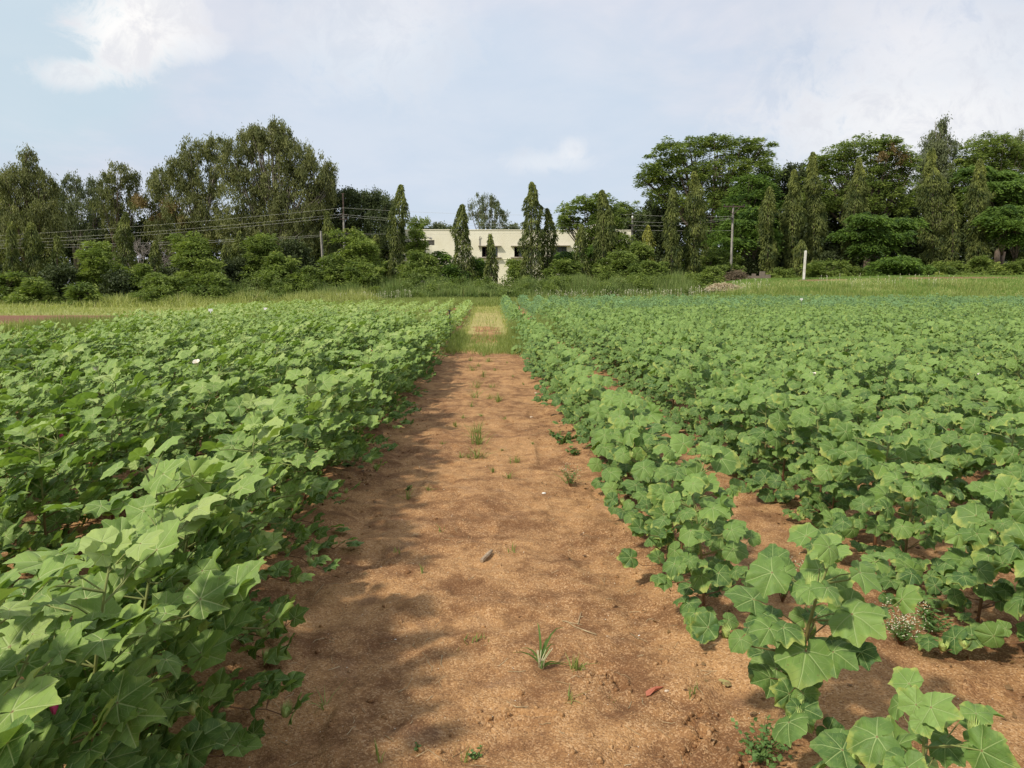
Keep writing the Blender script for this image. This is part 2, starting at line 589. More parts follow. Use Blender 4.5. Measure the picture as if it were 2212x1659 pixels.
V, F = grid(xs, ys, gz)
grassy = np.clip(sm(V[:, 1], 51, 53) + sm(-V[:, 0] - 8.9 - (V[:, 1] - 14) * 0.24, 0, 1.5) * (V[:, 1] > 8) * (1 - 0.9 * sm(V[:, 1], 44, 41) * sm(V[:, 1], 31, 33) * sm(-V[:, 0], 18, 20))
                 + sm(V[:, 1], 21, 22) * (1 - sm(V[:, 1], 25, 26)) * 0.75, 0, 1)
grassy *= sm(V[:, 1], -70, 5) * 0 + 1
red = np.clip(sm(V[:, 0], 26, 30) * sm(V[:, 1], 67.2, 68.0) * (1 - sm(V[:, 1], 69.3, 70.2)) * sm(vnoise(V[:, 0] * 0.35, V[:, 1] * 0.5, 3), 0.30, 0.5)
              + sm(V[:, 1], 32.5, 33.5) * (1 - sm(V[:, 1], 41.5, 43)) * sm(-V[:, 0], 18, 19), 0, 1)
o = mk('ground', V, F, M_GROUND, smooth=True, luv=np.stack([grassy, red, grassy * 0], -1))
tag(o, kind='structure')
xs = np.linspace(-0.99, 0.99, 115)
ys = np.concatenate([np.arange(-0.7, 1.6, 0.1), np.arange(1.6, 7.0, 0.016), grow(7.0, 70.3, 0.03, 1.02)])
V, F = grid(xs, ys, lambda X, Y: H(X, Y) + 0.004)
gr_ = np.clip(sm(V[:, 1] + 1.1 * vnoise(V[:, 0] * 2.2, V[:, 1] * 0.6, 91) + 0.5 * vnoise(V[:, 0] * 9, V[:, 1] * 4, 92), 18.8, 19.9) * (0.86 - 0.45 * sm(V[:, 1], 20.5, 22) * (1 - sm(V[:, 1], 28, 36)) * (1 - sm(np.abs(V[:, 0]), 0.4, 0.75))), 0, 1)
o = mk('path', V, F, M_PATH, smooth=True, luv=np.stack([gr_, gr_ * 0, gr_ * 0], -1))
tag(o, kind='structure')

# ------------------------------------------------------------------ cotton plants
STAR = [(0, 1.0), (7, .88), (15, .77), (24, .68), (33, .66), (42, .74), (50, .86), (58, .74), (68, .62), (80, .55), (94, .54), (106, .56), (118, .52), (134, .49), (152, .45), (166, .36), (174, .22)]
ROUND = [(0, .97), (6, .90), (14, .81), (24, .75), (34, .74), (42, .79), (50, .88), (58, .81), (68, .73), (82, .68), (94, .69), (103, .73), (112, .70), (128, .66), (146, .62), (160, .54), (174, .34)]


def leaf_tpl(kind, lod, seed):
    r_ = np.random.default_rng(seed)
    ctrl = np.array(STAR if kind == 'star' else ROUND)
    # a simpler one- or three-lobed leaf now and then
    if seed % 4 == 3:
        ctrl = ctrl.copy(); ctrl[:, 1] = ctrl[:, 1] * 0.45 + 0.55 * np.interp(ctrl[:, 0], [0, 30, 90, 172], [0.95, .80, .68, .45])
    if lod == 0:
        an = np.array([0, 3.5, 8, 13, 18, 24, 30, 36, 42, 46.5, 50, 53.5, 59, 65, 72, 79, 86, 93, 99, 104, 109, 115, 122, 130, 140, 150, 160, 168, 174.0])
        rings = (0.36, 0.7, 1.0)
    elif lod == 1:
        an = np.array([0, 24, 51, 80, 106, 165.0]); rings = (0.55, 1.0)
    else:
        an = np.array([0, 26, 52, 100, 160.0]); rings = (1.0,)
    an = np.concatenate([-an[:0:-1], an])
    rad = np.interp(np.abs(an), ctrl[:, 0], ctrl[:, 1])
    if lod == 0:
        cx = np.arange(-20, 200, 1.0); cy = np.interp(np.abs(cx), ctrl[:, 0], ctrl[:, 1])
        wdt = 3.2 if kind == 'star' else 3.6 + (seed % 3) * 1.8
        kr = np.exp(-0.5 * (np.arange(-18, 19) / wdt) ** 2); kr /= kr.sum()
        cs = np.convolve(cy, kr, 'same')
        rad = np.interp(np.abs(an), cx, cs) * (1.04 if kind == 'star' else 1.02)
    if lod == 0:
        rad = rad * (1 + r_.normal(0, 0.025, len(rad)))
    th = np.radians(an)
    n = len(th)
    uv = [(0.0, 0.0)]
    for k in rings:
        rk = rad * k if k == 1.0 else (rad * 0.6 + 0.4 * rad.mean()) * k
        if k != 1.0:
            rk = np.minimum(rk, rad * 0.92)
        uv += list(zip(rk * np.cos(th), rk * np.sin(th)))
    uv = np.array(uv)
    rr = np.hypot(uv[:, 0], uv[:, 1]); ta = np.degrees(np.abs(np.arctan2(uv[:, 1], uv[:, 0])))
    dv = np.min(np.abs(ta[:, None] - np.array([0, 51, 106, 160])[None, :]), 1)
    fold = (0.13 if kind == 'star' else 0.11) * r_.uniform(0.5, 1.4)
    droop = r_.uniform(-0.10, 0.28) if kind == 'star' else r_.uniform(0.12, 0.60)
    z = fold * rr * np.sin(np.radians(np.clip(dv * 3.3, 0, 90))) - droop * rr ** 2
    z += 0.10 * np.abs(uv[:, 1]) * r_.uniform(-0.8, 1.2)
    if kind == 'round':
        z += 0.085 * rr ** 2 * np.sin(np.radians(ta) * 7 + seed) + 0.06 * rr * np.sin(uv[:, 0] * 9 + seed) * np.cos(uv[:, 1] * 8)
    else:
        z += 0.06 * rr ** 2 * np.sin(np.radians(ta) * 6 + seed)
    z += r_.uniform(-0.12, 0.12) * uv[:, 1]
    z += r_.uniform(-0.35, 0.15) * np.where(uv[:, 1] * (1 if seed % 2 else -1) > 0.25, (np.abs(uv[:, 1]) - 0.25) ** 2, 0) * 3
    P = np.column_stack([uv[:, 0], uv[:, 1], z])
    Fc = [(0, 1 + i, 2 + i) for i in range(n - 1)]
    for k in range(len(rings) - 1):
        a = 1 + k * n; b = a + n
        for i in range(n - 1):
            Fc += [(a + i, b + i, b + i + 1), (a + i, b + i + 1, a + i + 1)]
    return P, np.array(Fc), uv


TPL = {(k, l): [leaf_tpl(k, l, s) for s in range(8)] for k in ('star', 'round') for l in (0, 1, 2)}
SUNV = np.array(sdir)


def place_leaves(items, kind, lod, r_):
    """items: list of (pos, outward dir, size, rnd, sunlean)"""
    Vs, Fs, Ls = [], [], []
    n = 0
    for (p, d, s, rn, tilt) in items:
        kk = 'star' if (kind == 'round' and rn > 0.62 and r_.random() < 0.35) else kind
        P, Fc, uv = TPL[(kk, lod)][r_.integers(8)]
        s = s * r_.uniform(0.78, 1.18)
        nrm = np.array([0, 0, 1.0]) * (0.75 if kind == 'star' else 0.62) + tilt * (np.array([-0.55, -0.42, 0.3]) if kind == 'star' else np.array([-0.38, -0.72, 0.3])) + r_.normal(0, 0.34 if lod == 0 else 0.42, 3)
        nrm /= np.linalg.norm(nrm)
        if kind == 'star': nrm = nrm - 0.22 * d
        nrm /= np.linalg.norm(nrm)
        ax = d - nrm * np.dot(d, nrm); ax /= np.linalg.norm(ax) + 1e-9
        sd = np.cross(nrm, ax)
        Q = p + s * (P[:, :1] * ax + P[:, 1:2] * sd + P[:, 2:3] * nrm)
        Vs.append(Q); Fs.append(Fc + n); n += len(Q)
        Ls.append(np.column_stack([uv, np.full(len(uv), rn)]))
    return np.concatenate(Vs), np.concatenate(Fs), np.concatenate(Ls)


def cotton(seed, kind, Ht, spread, nleaf=1.0, lod=0):
    r_ = np.random.default_rng(seed)
    items = []; st = MB(); bolls = []
    lean = r_.normal(0, 0.035, 2)

    def axis(z):
        t = z / Ht
        return np.array([lean[0] * t * t * 2, lean[1] * t * t * 2, z])
    zs = np.linspace(0, Ht, 9)
    st.tube([axis(z) for z in zs], np.linspace(0.0085, 0.003, 9) * (1.0 if kind == 'star' else 1.05), 6)
    ph = r_.uniform(0, 6.28)
    z = 0.05
    k = 0
    S0 = 0.091 if kind == 'star' else 0.078
    if lod: S0 *= 0.90
    while z < Ht:
        t = z / Ht
        ph += 2.4 + r_.normal(0, 0.2)
        d = np.array([math.cos(ph), math.sin(ph), 0])
        base = axis(z)
        # leaf of the main stem
        pl = (0.06 + 0.10 * math.sin(min(t, 0.97) * 2.6)) * r_.uniform(0.8, 1.2)
        tip = base + d * pl * 0.85 + np.array([0, 0, pl * r_.uniform(0.35, 0.75)])
        sz = S0 * r_.uniform(0.85, 1.25) * (1.12 if 0.35 < t < 0.93 else 0.82)
        if t > 0.25 or r_.random() < 0.5:
            st.tube([base, (base + tip) / 2 + [0, 0, 0.01], tip], [0.0024, 0.002, 0.0017], 4, False)
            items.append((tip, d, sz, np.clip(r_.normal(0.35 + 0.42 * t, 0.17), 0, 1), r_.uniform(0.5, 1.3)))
        # fruiting branch with its own leaves and bolls
        if t < 0.90:
            L = spread * (1.0 - 0.55 * t ** 1.8) * r_.uniform(0.65, 1.1)
            d2 = np.array([math.cos(ph + 0.9), math.sin(ph + 0.9), 0])
            nseg = max(2, int(L / 0.075))
            p = base.copy(); pts = [p.copy()]
            rise = r_.uniform(0.2, 0.55) * (1.0 if t > 0.3 else 0.25)
            for i in range(nseg):
                zig = (0.35 if i % 2 else -0.35)
                dd = np.array([d2[0] * math.cos(zig) - d2[1] * math.sin(zig), d2[0] * math.sin(zig) + d2[1] * math.cos(zig), rise - 0.12 * i])
                p = p + dd / np.linalg.norm(dd) * L / nseg
                pts.append(p.copy())
                for rep in range(2 if nleaf > 1 and r_.random() < nleaf - 1 else 1):
                    if r_.random() < 0.93 * min(1, nleaf):
                        dl = dd * [1, 1, 0] + r_.normal(0, 0.6, 3) * [1, 1, 0]; dl /= np.linalg.norm(dl) + 1e-9
                        pl = r_.uniform(0.035, 0.085)
                        tip = p + dl * pl * 0.8 + np.array([0, 0, pl * 0.55])
                        st.tube([p, (p + tip) / 2, tip], [0.0019, 0.0017, 0.0014], 3, False)
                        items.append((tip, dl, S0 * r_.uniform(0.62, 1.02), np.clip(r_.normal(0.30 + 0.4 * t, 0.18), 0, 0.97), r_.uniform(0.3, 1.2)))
                if r_.random() < 0.22 and i > 0:
                    bolls.append((p + np.array([0, 0, 0.012]), r_.uniform(0, 6.28)))
            st.tube(pts, np.linspace(0.004, 0.0018, len(pts)), 4, False)
        z += 0.043 * r_.uniform(0.8, 1.25)
        k += 1
    # young leaves folded round the growing tip
    top = axis(Ht)
    for i in range(5):
        a = i * 2.4 + ph
        d = np.array([math.cos(a), math.sin(a), 0])
        items.append((top + d * 0.02 + [0, 0, 0.012 * i], d + [0, 0, 0.6], 0.032 + 0.008 * i, 0.93, 0.6))
    V, Fc, L = place_leaves(items, kind, lod, r_)
    V[:, 2] = np.maximum(V[:, 2], 0.02)
    return st, (V, Fc, L), bolls


def boll_mesh(name):
    b = MB()
    n = 8; zz = [-0.012, -0.008, 0.0, 0.008, 0.015, 0.019]; rr = [0.002, 0.010, 0.0135, 0.011, 0.005, 0.0008]
    V = [(rr[i] * math.cos(j * 6.283 / n), rr[i] * math.sin(j * 6.283 / n), zz[i]) for i in range(6) for j in range(n)]
    b.add(V, [(i * n + j, i * n + (j + 1) % n, (i + 1) * n + (j + 1) % n, (i + 1) * n + j) for i in range(5) for j in range(n)])
    for k in range(3):            # bracts ending in long teeth
        a0 = k * 2.094
        for q in range(7):
            a = a0 + (q - 3) * 0.24
            h = 0.036 - 0.0035 * abs(q - 3)
            r0 = 0.0165
            c = lambda aa, r, z: (r * math.cos(aa), r * math.sin(aa), z)
            b.add([c(a - 0.13, 0.006, -0.012), c(a + 0.13, 0.006, -0.012), c(a + 0.12, r0, 0.008), c(a - 0.12, r0, 0.008), c(a, r0 + 0.004, h)],
                  [(0, 1, 2), (0, 2, 3), (3, 2, 4)])
    o = b.build(name, M_BOLL, smooth=True)
    me = o.data
    bpy.data.objects.remove(o)
    return me


def flower_mesh(name, mat, closed):
    b = MB()
    for k in range(5):
        a0 = k * 1.2566
        V = []
        for i, (r, z) in enumerate(((0.003, 0.0), (0.010, 0.016), (0.020 if not closed else 0.011, 0.034), (0.030 if not closed else 0.004, 0.044))):
            wd = (0.25, 0.6, 0.75, 0.55)[i]
            for s_ in (-1, 0, 1):
                V.append((r * math.cos(a0 + s_ * wd), r * math.sin(a0 + s_ * wd), z - (0.002 if s_ else 0)))
        b.add(V, [(i * 3 + j, i * 3 + j + 1, i * 3 + j + 4, i * 3 + j + 3) for i in range(3) for j in range(2)])
    o = b.build(name, mat, smooth=True)
    me = o.data
    bpy.data.objects.remove(o)
    return me


ME_BOLL = boll_mesh('boll')
ME_FW = flower_mesh('flower_white', M_FLW, False)
ME_FP = flower_mesh('flower_pink', M_FLP, True)


def freeze(mb, name, mat, smooth=True):
    o = mb.build(name, mat, smooth=smooth); me = o.data; bpy.data.objects.remove(o); return me


VARS = {'star': [], 'round': [], 'thin': []}
for kind, n, base in (('star', 9, 100), ('round', 9, 200), ('thin', 6, 300)):
    for i in range(n):
        kk = 'star' if kind == 'star' else 'round'
        ht = {'star': 0.80, 'round': 0.70, 'thin': 0.66}[kind] * (0.88 + 0.22 * ((i * 7) % n) / n)
        spd = {'star': 0.50, 'round': 0.39, 'thin': 0.28}[kind]
        st, (V, Fc, L), bl = cotton(base + i, kk, ht, spd, {'star': 2.2, 'round': 1.9, 'thin': 1.7}[kind])
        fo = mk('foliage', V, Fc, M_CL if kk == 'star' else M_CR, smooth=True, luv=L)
        fm = fo.data; bpy.data.objects.remove(fo)
        VARS[kind].append((freeze(st, 'stem', M_STEM), fm, bl))

ORD = ['first', 'second', 'third', 'fourth', 'fifth', 'sixth', 'seventh', 'eighth', 'ninth', 'tenth', 'eleventh', 'twelfth', 'thirteenth',
       'fourteenth', 'fifteenth', 'sixteenth', 'seventeenth', 'eighteenth', 'nineteenth', 'twentieth']
for tens, nm in (('twenty', 'x'), ('thirty', 'x'), ('forty', 'x')):
    ORD += [tens + '-' + q for q in ORD[:9]] + [{'twenty': 'thirtieth', 'thirty': 'fortieth', 'forty': 'fiftieth'}[tens]]


def child(name, me, parent, loc=(0, 0, 0), rz=0.0, sc=1.0, tilt=0.0):
    c = bpy.data.objects.new(name, me)
    COL.objects.link(c)
    c.parent = parent
    c.location = loc
    c.rotation_euler = (tilt, 0, rz)
    c.scale = (sc, sc, sc)
    return c


# plant positions
pl = []        # x, y, side, row
r_ = np.random.default_rng(21)
for i in range(17):
    x0 = -1.30 - 1.08 * i
    y = -0.4 + r_.uniform(0, 0.4)
    k = 0
    while y < 50:
        if x0 > -(8.6 + (y - 14) * 0.24):
            pl.append((x0 + r_.normal(0, 0.05) + (0.16 if i == 0 and y < 3.0 else 0), y, 'left', i))
        y += (0.28 if (i < 3 and y < 3.2) else 0.42) * r_.uniform(0.75, 1.25)
for i in range(52):
    x0 = 1.13 if i == 0 else 1.27 + 1.02 * i
    if i == 0:
        yy = [1.05, 1.66, 2.42, 3.28, 3.75, 4.25, 4.72]
        y = 5.15
        for q in yy: pl.append((x0 - 0.02 + (0.02 if q < 3 else -0.05), q, 'right', 0))
    else:
        y = -0.4 + r_.uniform(0, 0.4)
        if i == 1:
            y = 1.3
    while y < 53:
        pl.append((x0 + r_.normal(0, 0.05), y, 'right', i)); y += (0.44 if i else 0.40) * r_.uniform(0.75, 1.25)


def in_view(x, y, m=0.12):
    """plant is inside the picture"""
    d = Vector((x, y, 0.5)) - CAM
    l = CM.transposed() @ d
    if l.z > -0.2: return False
    u = abs(l.x / -l.z); v = l.y / -l.z
    return u < 1106 / F_PX + m / -l.z * 2.0 and v > -829.5 / F_PX - 0.42 / -l.z


def gap(x, y, side):
    """places where grass has taken the crop"""
    if side == 'left':
        return 23.0 < y < 26.5 and vnoise(x * 0.25, y * 0.3, 8) > 0.25
    if 22.5 < y < 26.5 and x < 3.0: return True
    return 29.5 < y < 31.5 and vnoise(x * 0.2, 3.3, 9) > 0.3


pl = [p for p in pl if not gap(p[0], p[1], p[2])]
vis = [p for p in pl if in_view(p[0], p[1])]
vis.sort(key=lambda p: math.hypot(p[0], p[1]))
near = vis[:300]
nset = set((p[0], p[1]) for p in near)
lim = math.hypot(near[-1][0], near[-1][1])
byrow = {}
for p in near: byrow.setdefault((p[2], p[3]), []).append(p)
LOOK = {'star': ['cotton plant with smooth pointed leaves', 'bushy cotton plant with pointed leaves', 'tall cotton plant with pointed leaves'],
        'round': ['cotton plant with crinkled rounded leaves', 'bushy cotton plant with crinkled leaves', 'cotton plant with crumpled rounded leaves'],
        'thin': ['slender cotton plant with rounded leaves', 'narrow cotton plant with crinkled leaves', 'slim cotton plant with crinkled leaves']}
for (side, row), ps in byrow.items():
    ps.sort(key=lambda p: p[1])
    for k, p in enumerate(ps):
        kind = 'star' if side == 'left' else ('thin' if row == 0 and p[1] < 9 else 'round')
        vi = int(_hash(np.array(p[0] * 1000), np.array(p[1] * 1000), 5) * 9999) % len(VARS[kind])
        stm, fm, bl = VARS[kind][vi]
        rz = r_.uniform(-0.6, 0.6)
        s_ = r_.uniform(0.86, 1.08) * (0.93 + 0.16 * float(vnoise(p[0] * 0.7, p[1] * 0.45, 71)))
        e = empty('cotton_plant', (p[0], p[1], float(H(p[0], p[1])) - 0.01), rz)
        e.scale = (s_, s_, s_)
        where = ('beside the path' if row == 0 else 'in the field')
        lab = '%s, %s along the %s row %s of the path' % (LOOK[kind][vi % 3], ORD[k], ORD[row], side)
        tag(e, lab, 'cotton plant', 'cotton plants in the rows %s of the path' % side)
        child('stem', stm, e); child('foliage', fm, e)
        dist = math.hypot(p[0], p[1])
        nb = 7 if dist < 5 else (3 if dist < 9 else 0)
        for (bp, br) in bl[:nb]:
            child('boll', ME_BOLL, e, bp, br, r_.uniform(1.0, 1.35), r_.uniform(-0.4, 0.4))
        if dist < 11 and r_.random() < 0.2 and len(bl) > 6:
            wh = r_.random() < (0.75 if side == 'right' else 0.4)
            c = child('flower', ME_FW if wh else ME_FP, e, bl[-2][0] + np.array([0.0, -0.03, 0.05]), 0.4, r_.uniform(0.9, 1.2), r_.uniform(-0.7, 0.7))
            c['label'] = 'white open cotton flower' if wh else 'closed pink cotton flower'

# the rest of the crop as one mass
rest = [p for p in pl if (p[0], p[1]) not in nset]
rest = [p for p in rest if p[1] > 0.2 and (in_view(p[0], p[1], 1.0) or (math.hypot(p[0], p[1]) < 9 and p[2] == 'left') or (abs(p[0]) < 4 and p[1] < 3))]
LODV = {}
for kind, lod, ht, spd, nl in (('star', 1, .80, .48, 1.55), ('round', 1, .70, .39, 1.6), ('star', 2, .78, .42, 0.95), ('round', 2, .70, .38, 0.95), ('low', 2, .45, .40, 0.9)):
    L_ = []
    for i in range(7):
        kk = 'round' if kind == 'round' else 'star'
        _, (V, Fc, L), _b = cotton(500 + i, kk, ht, spd, nl, lod)
        keep = 0.12
        L_.append((V, Fc, L))
    LODV[(kind, lod)] = L_
Vs, Fs, Ls, Ms = [], [], [], []
nv = 0
for (x, y, side, row) in rest:
    d = math.hypot(x, y)
    lod = 1 if d < 24 else 2
    if side == 'left':
        kind = 'star'; mi = 0; hs = 1.0
        if y > 26.5:
            kind = 'low'; mi = 2; lod = 2; hs = 1.15 if x < -9 else 0.95
            if x < -8 + 3 * vnoise(x * .2, y * .1, 4): mi = 0 if vnoise(x * .3, y * .2, 14) > 0.45 else 2
    else:
        kind = 'round'; mi = 1; hs = 1.0
        if y > 31.5: mi = 3 if r_.random() < sm(y, 31, 40) * 0.75 else 1; hs = 0.92; lod = 2
    V, Fc, L = LODV[(kind, lod)][int(r_.integers(7))]
    a = r_.uniform(-0.7, 0.7); s_ = r_.uniform(0.80, 1.14) * hs * (0.88 + 0.24 * float(vnoise(x * 0.5, y * 0.3, 71)))
    ca, sa = math.cos(a) * s_, math.sin(a) * s_
    Q = np.column_stack([V[:, 0] * ca - V[:, 1] * sa + x, V[:, 0] * sa + V[:, 1] * ca + y, V[:, 2] * s_ + float(T(x, y)) + 0.02])
    L2 = L.copy(); L2[:, 2] = np.clip(L2[:, 2] + r_.normal(0, 0.10) + 0.35 * (float(vnoise(x * 0.35, y * 0.2, 73)) - 0.5), 0, 1)
    Vs.append(Q); Fs.append(Fc + nv); Ls.append(L2); Ms.append(np.full(len(Fc), mi)); nv += len(Q)
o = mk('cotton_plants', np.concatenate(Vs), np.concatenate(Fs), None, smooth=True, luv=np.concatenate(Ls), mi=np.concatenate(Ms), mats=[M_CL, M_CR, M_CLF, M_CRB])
tag(o, 'farther rows of green cotton plants filling the field on both sides of the path', 'cotton plants', kind='stuff')
print('near plants', len(near), 'rest', len(rest), 'tris', sum(len(f) for f in Fs), 'lim', lim)

# ------------------------------------------------------------------ blades, cards
def blades(P, Hh, W, lean, r_, bend=0.5, seg=2):
    """P (n,3), heights (n), widths; returns verts, faces, luv"""
    n = len(P)
    az = r_.uniform(0, 6.283, n)
    ln = np.abs(r_.normal(0, lean, n))
    dirx = np.column_stack([np.cos(az), np.sin(az), np.zeros(n)])
    fa = r_.uniform(0, 6.283, n)
    sd = np.column_stack([np.cos(fa), np.sin(fa), np.zeros(n)]) * (W[:, None] / 2)
    rows = []
    ts = [0, 0.5, 1.0] if seg == 2 else [0, 1.0]
    for t in ts:
        c = P + np.column_stack([np.zeros(n), np.zeros(n), Hh * t * (1 - bend * 0.5 * np.minimum(ln, 1.2) * t)]) + dirx * (Hh * ln * t * (0.5 + bend * t))[:, None]
        if t == 1.0:
            rows.append(c)
        else:
            rows.append(c - sd * (1 - t * 0.3)); rows.append(c + sd * (1 - t * 0.3))
    V = np.stack(rows, 1)
    k = V.shape[1]
    i = np.arange(n)[:, None] * k
    rn = np.clip(r_.normal(0.5, 0.22, n), 0, 1)
    luv = np.zeros((n, k, 3)); luv[:, :, 2] = rn[:, None]
    if seg == 2:
        F4 = i + np.array([[0, 1, 3, 2]]); F3 = i + np.array([[2, 3, 4]])
        return V.reshape(-1, 3), [F4, F3], luv.reshape(-1, 3)
    return V.reshape(-1, 3), [i + np.array([[0, 1, 2]])], luv.reshape(-1, 3)


def cards(P, D, L, W, rn, r_, fold=0.25):
    """leaf-shaped diamonds from P along D"""
    n = len(P)
    D = D / (np.linalg.norm(D, axis=1)[:, None] + 1e-9)
    q = r_.normal(0, 1, (n, 3))
    S = np.cross(D, q); S /= np.linalg.norm(S, axis=1)[:, None] + 1e-9
    N = np.cross(D, S)
    a = P; b = P + D * (L * 0.45)[:, None] + S * (W / 2)[:, None] + N * (W * fold)[:, None]
    c = P + D * L[:, None]; d = P + D * (L * 0.45)[:, None] - S * (W / 2)[:, None] + N * (W * fold)[:, None]
    V = np.stack([a, b, c, d], 1)
    F = np.arange(n)[:, None] * 4 + np.array([[0, 1, 2, 3]])
    luv = np.zeros((n, 4, 3)); luv[:, :, 2] = np.clip(rn, 0, 1)[:, None]
    return V.reshape(-1, 3), F, luv.reshape(-1, 3)


def crown_pts(blobs, style, r_, dens=1.0, leaf=0.28):
    """blobs: list of (centre, (rx, ry, rz)); returns card geometry"""
    PP, DD, RR, LL, WW = [], [], [], [], []
    for (c, rad) in blobs:
        c = np.array(c); rad = np.array(rad)
        vol = (rad[0] * rad[1] * rad[2]) ** (2 / 3)
        K = max(5, int(10.5 * vol * dens / (0.5 + 0.25 * rad.mean())))
        u = r_.normal(0, 1, (K, 3)); u /= np.linalg.norm(u, axis=1)[:, None]
        fr = r_.uniform(0.15, 1.0, K) ** 0.40 * r_.uniform(0.90, 1.13, K)
        fr = np.where(r_.random(K) < 0.16, fr * 1.22, fr)
        cc = c + u * rad * fr[:, None]
        sg = r_.uniform(0.16, 0.46, K) * (0.55 + 0.16 * rad.mean())
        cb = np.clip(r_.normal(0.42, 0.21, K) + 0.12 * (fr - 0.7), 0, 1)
        m = int(64 * (0.28 / leaf) ** 1.3)
        for j in range(K):
            g_ = r_.normal(0, 1, (m, 3)) * sg[j]
            if style == 'droop':
                g_[:, 2] = g_[:, 2] * 1.25 - sg[j] * 0.5
                g_[:, :2] *= 0.85
                D = np.column_stack([r_.normal(0, .45, m), r_.normal(0, .45, m), -np.ones(m)])
                l = leaf * r_.uniform(0.8, 1.5, m); w_ = leaf * r_.uniform(0.25, 0.45, m)
            elif style == 'feather':
                g_[:, 2] *= 0.55
                h = g_ * [1, 1, 0]
                g_[:, 2] -= 0.35 * np.linalg.norm(h, axis=1) ** 2 / sg[j] * 0.6
                D = h + r_.normal(0, .3, (m, 3)) * sg[j]; D[:, 2] = -0.25 * sg[j] + r_.normal(0, .2, m) * sg[j]
                l = leaf * r_.uniform(0.9, 1.7, m); w_ = leaf * r_.uniform(0.30, 0.5, m)
            elif style == 'fan':
                g_ *= 1.25
                g_[:, 2] *= 0.22
                h = g_ * [1, 1, 0]
                g_[:, 2] -= 0.28 * np.linalg.norm(h, axis=1) ** 2 / sg[j]
                D = h * 1.2 + r_.normal(0, .25, (m, 3)) * sg[j]; D[:, 2] = -0.5 * np.linalg.norm(h, axis=1) + r_.normal(0, .1, m) * sg[j]
                l = leaf * r_.uniform(1.2, 2.0, m); w_ = leaf * r_.uniform(0.35, 0.55, m)
            else:
                D = r_.normal(0, 1, (m, 3)); D[:, 2] -= 0.2
                l = leaf * r_.uniform(0.8, 1.4, m); w_ = leaf * r_.uniform(0.45, 0.7, m)
            PP.append(cc[j] + g_); DD.append(D); LL.append(l); WW.append(w_)
            RR.append(cb[j] + r_.normal(0, 0.13, m))
    return cards(np.concatenate(PP), np.concatenate(DD), np.concatenate(LL), np.concatenate(WW), np.concatenate(RR), r_)


PXM = 1.0 / F_PX


def blobs_from(px, Y, r_, depth=0.8):
    """(x, y, rx, ry) crown masses measured on the sightline, given real depth"""
    out_ = []
    for (x, y, rx, ry) in px:
        yy = Y + r_.normal(0, 0.6)
        p = At(x, y, yy)
        k = yy * PXM
        out_.append(((p.x, p.y, p.z), (rx * k, max(rx, ry * .7) * k * depth, ry * k)))
    return out_


def auto_blobs(x, ytop, w_, ybot, n, r_, top=0.55):
    """fill an outline (narrower at the top) with masses"""
    out_ = []
    hgt = ybot - ytop
    for i in range(n):
        t = (i + 0.5) / n
        yy = ytop + hgt * (0.10 + 0.85 * t)
        half = w_ / 2 * (top + (1 - top) * math.sin(min(1, t * 1.5 + 0.1) * math.pi / 2)) * (1.0 if t < 0.8 else 0.85)
        rr = max(hgt, w_) / (2.2 + n ** 0.55) * r_.uniform(0.8, 1.15)
        rr = min(rr, half * 0.95)
        off = (half - rr) * r_.uniform(-1, 1)
        out_.append((x + off, yy, rr, rr * r_.uniform(0.65, 0.95)))
    out_.append((x + r_.uniform(-3, 3), ytop + min(w_, hgt) * 0.16, w_ * 0.16, min(w_, hgt) * 0.15))
    return out_


def tree(name, pxblobs, Y, style, mat, label, cat='tree', group=None, dens=1.0, leaf=0.28, bark=None, seed=None, base_px=None, limbs=True, trunk_r=0.28, depth=0.8, extra=None):
    dens *= 1.75 if style == 'droop' else (1.5 if style in ('feather', 'broad') and name != 'shrub' else 1.15)
    r_ = np.random.default_rng(seed if seed is not None else int(abs(pxblobs[0][0]) * 7 + abs(pxblobs[0][1])))
    bl = blobs_from(pxblobs, Y, r_, depth)
    bx = np.mean([b[0][0] for b in bl]) if base_px is None else At(base_px, 600, Y).x
    by = Y
    bz = float(T(bx, by))
    e = empty(name, (bx, by, bz))
    bl = [((c[0] - bx, c[1] - by, c[2] - bz), r) for c, r in bl]
    V, F, L = crown_pts(bl, style, r_, dens, leaf)
    keep = V.reshape(-1, 4, 3)[:, :, 2].min(1) > -0.1
    F = F[keep]
    mk('crown', V, F, mat, e, luv=L)
    if extra:
        ob = blobs_from(extra[0], Y - 1.5, r_, depth)
        ob = [((c[0] - bx, c[1] - by, c[2] - bz), r) for c, r in ob]
        V, F, L = crown_pts(ob, 'broad', r_, 0.22, 0.20)
        c = mk(extra[1], V, F, extra[2], e, luv=L)
    t = MB()
    hs = max(b[0][2] for b in bl)
    forkz = hs * 0.25
    t.tube([(0, 0, -0.3), (0.05, 0, forkz * 0.5), (r_.normal(0, .15), 0, forkz)], [trunk_r * 1.2, trunk_r, trunk_r * 0.85], 8)
    if limbs:
        for (c, rad) in bl:
            mid = (c[0] * 0.45 + r_.normal(0, .2), c[1] * 0.45, forkz + (c[2] - forkz) * 0.45)
            t.tube([(0, 0, forkz * 0.9), mid, c], [trunk_r * 0.6, trunk_r * 0.35, trunk_r * 0.12], 5)
            for q in range(4):
                u = r_.normal(0, 1, 3); u[2] = abs(u[2]) * 0.7; u /= np.linalg.norm(u)
                tip = np.array(c) + u * np.array(rad) * 0.95
                md = (np.array(mid) + tip) / 2 + r_.normal(0, .15, 3)
                t.tube([mid, md, tip], [trunk_r * 0.25, trunk_r * 0.14, trunk_r * 0.05], 4, False)
    t.build('trunk', bark or M_BARK, e, True)
    tag(e, label, cat, group)
    return e


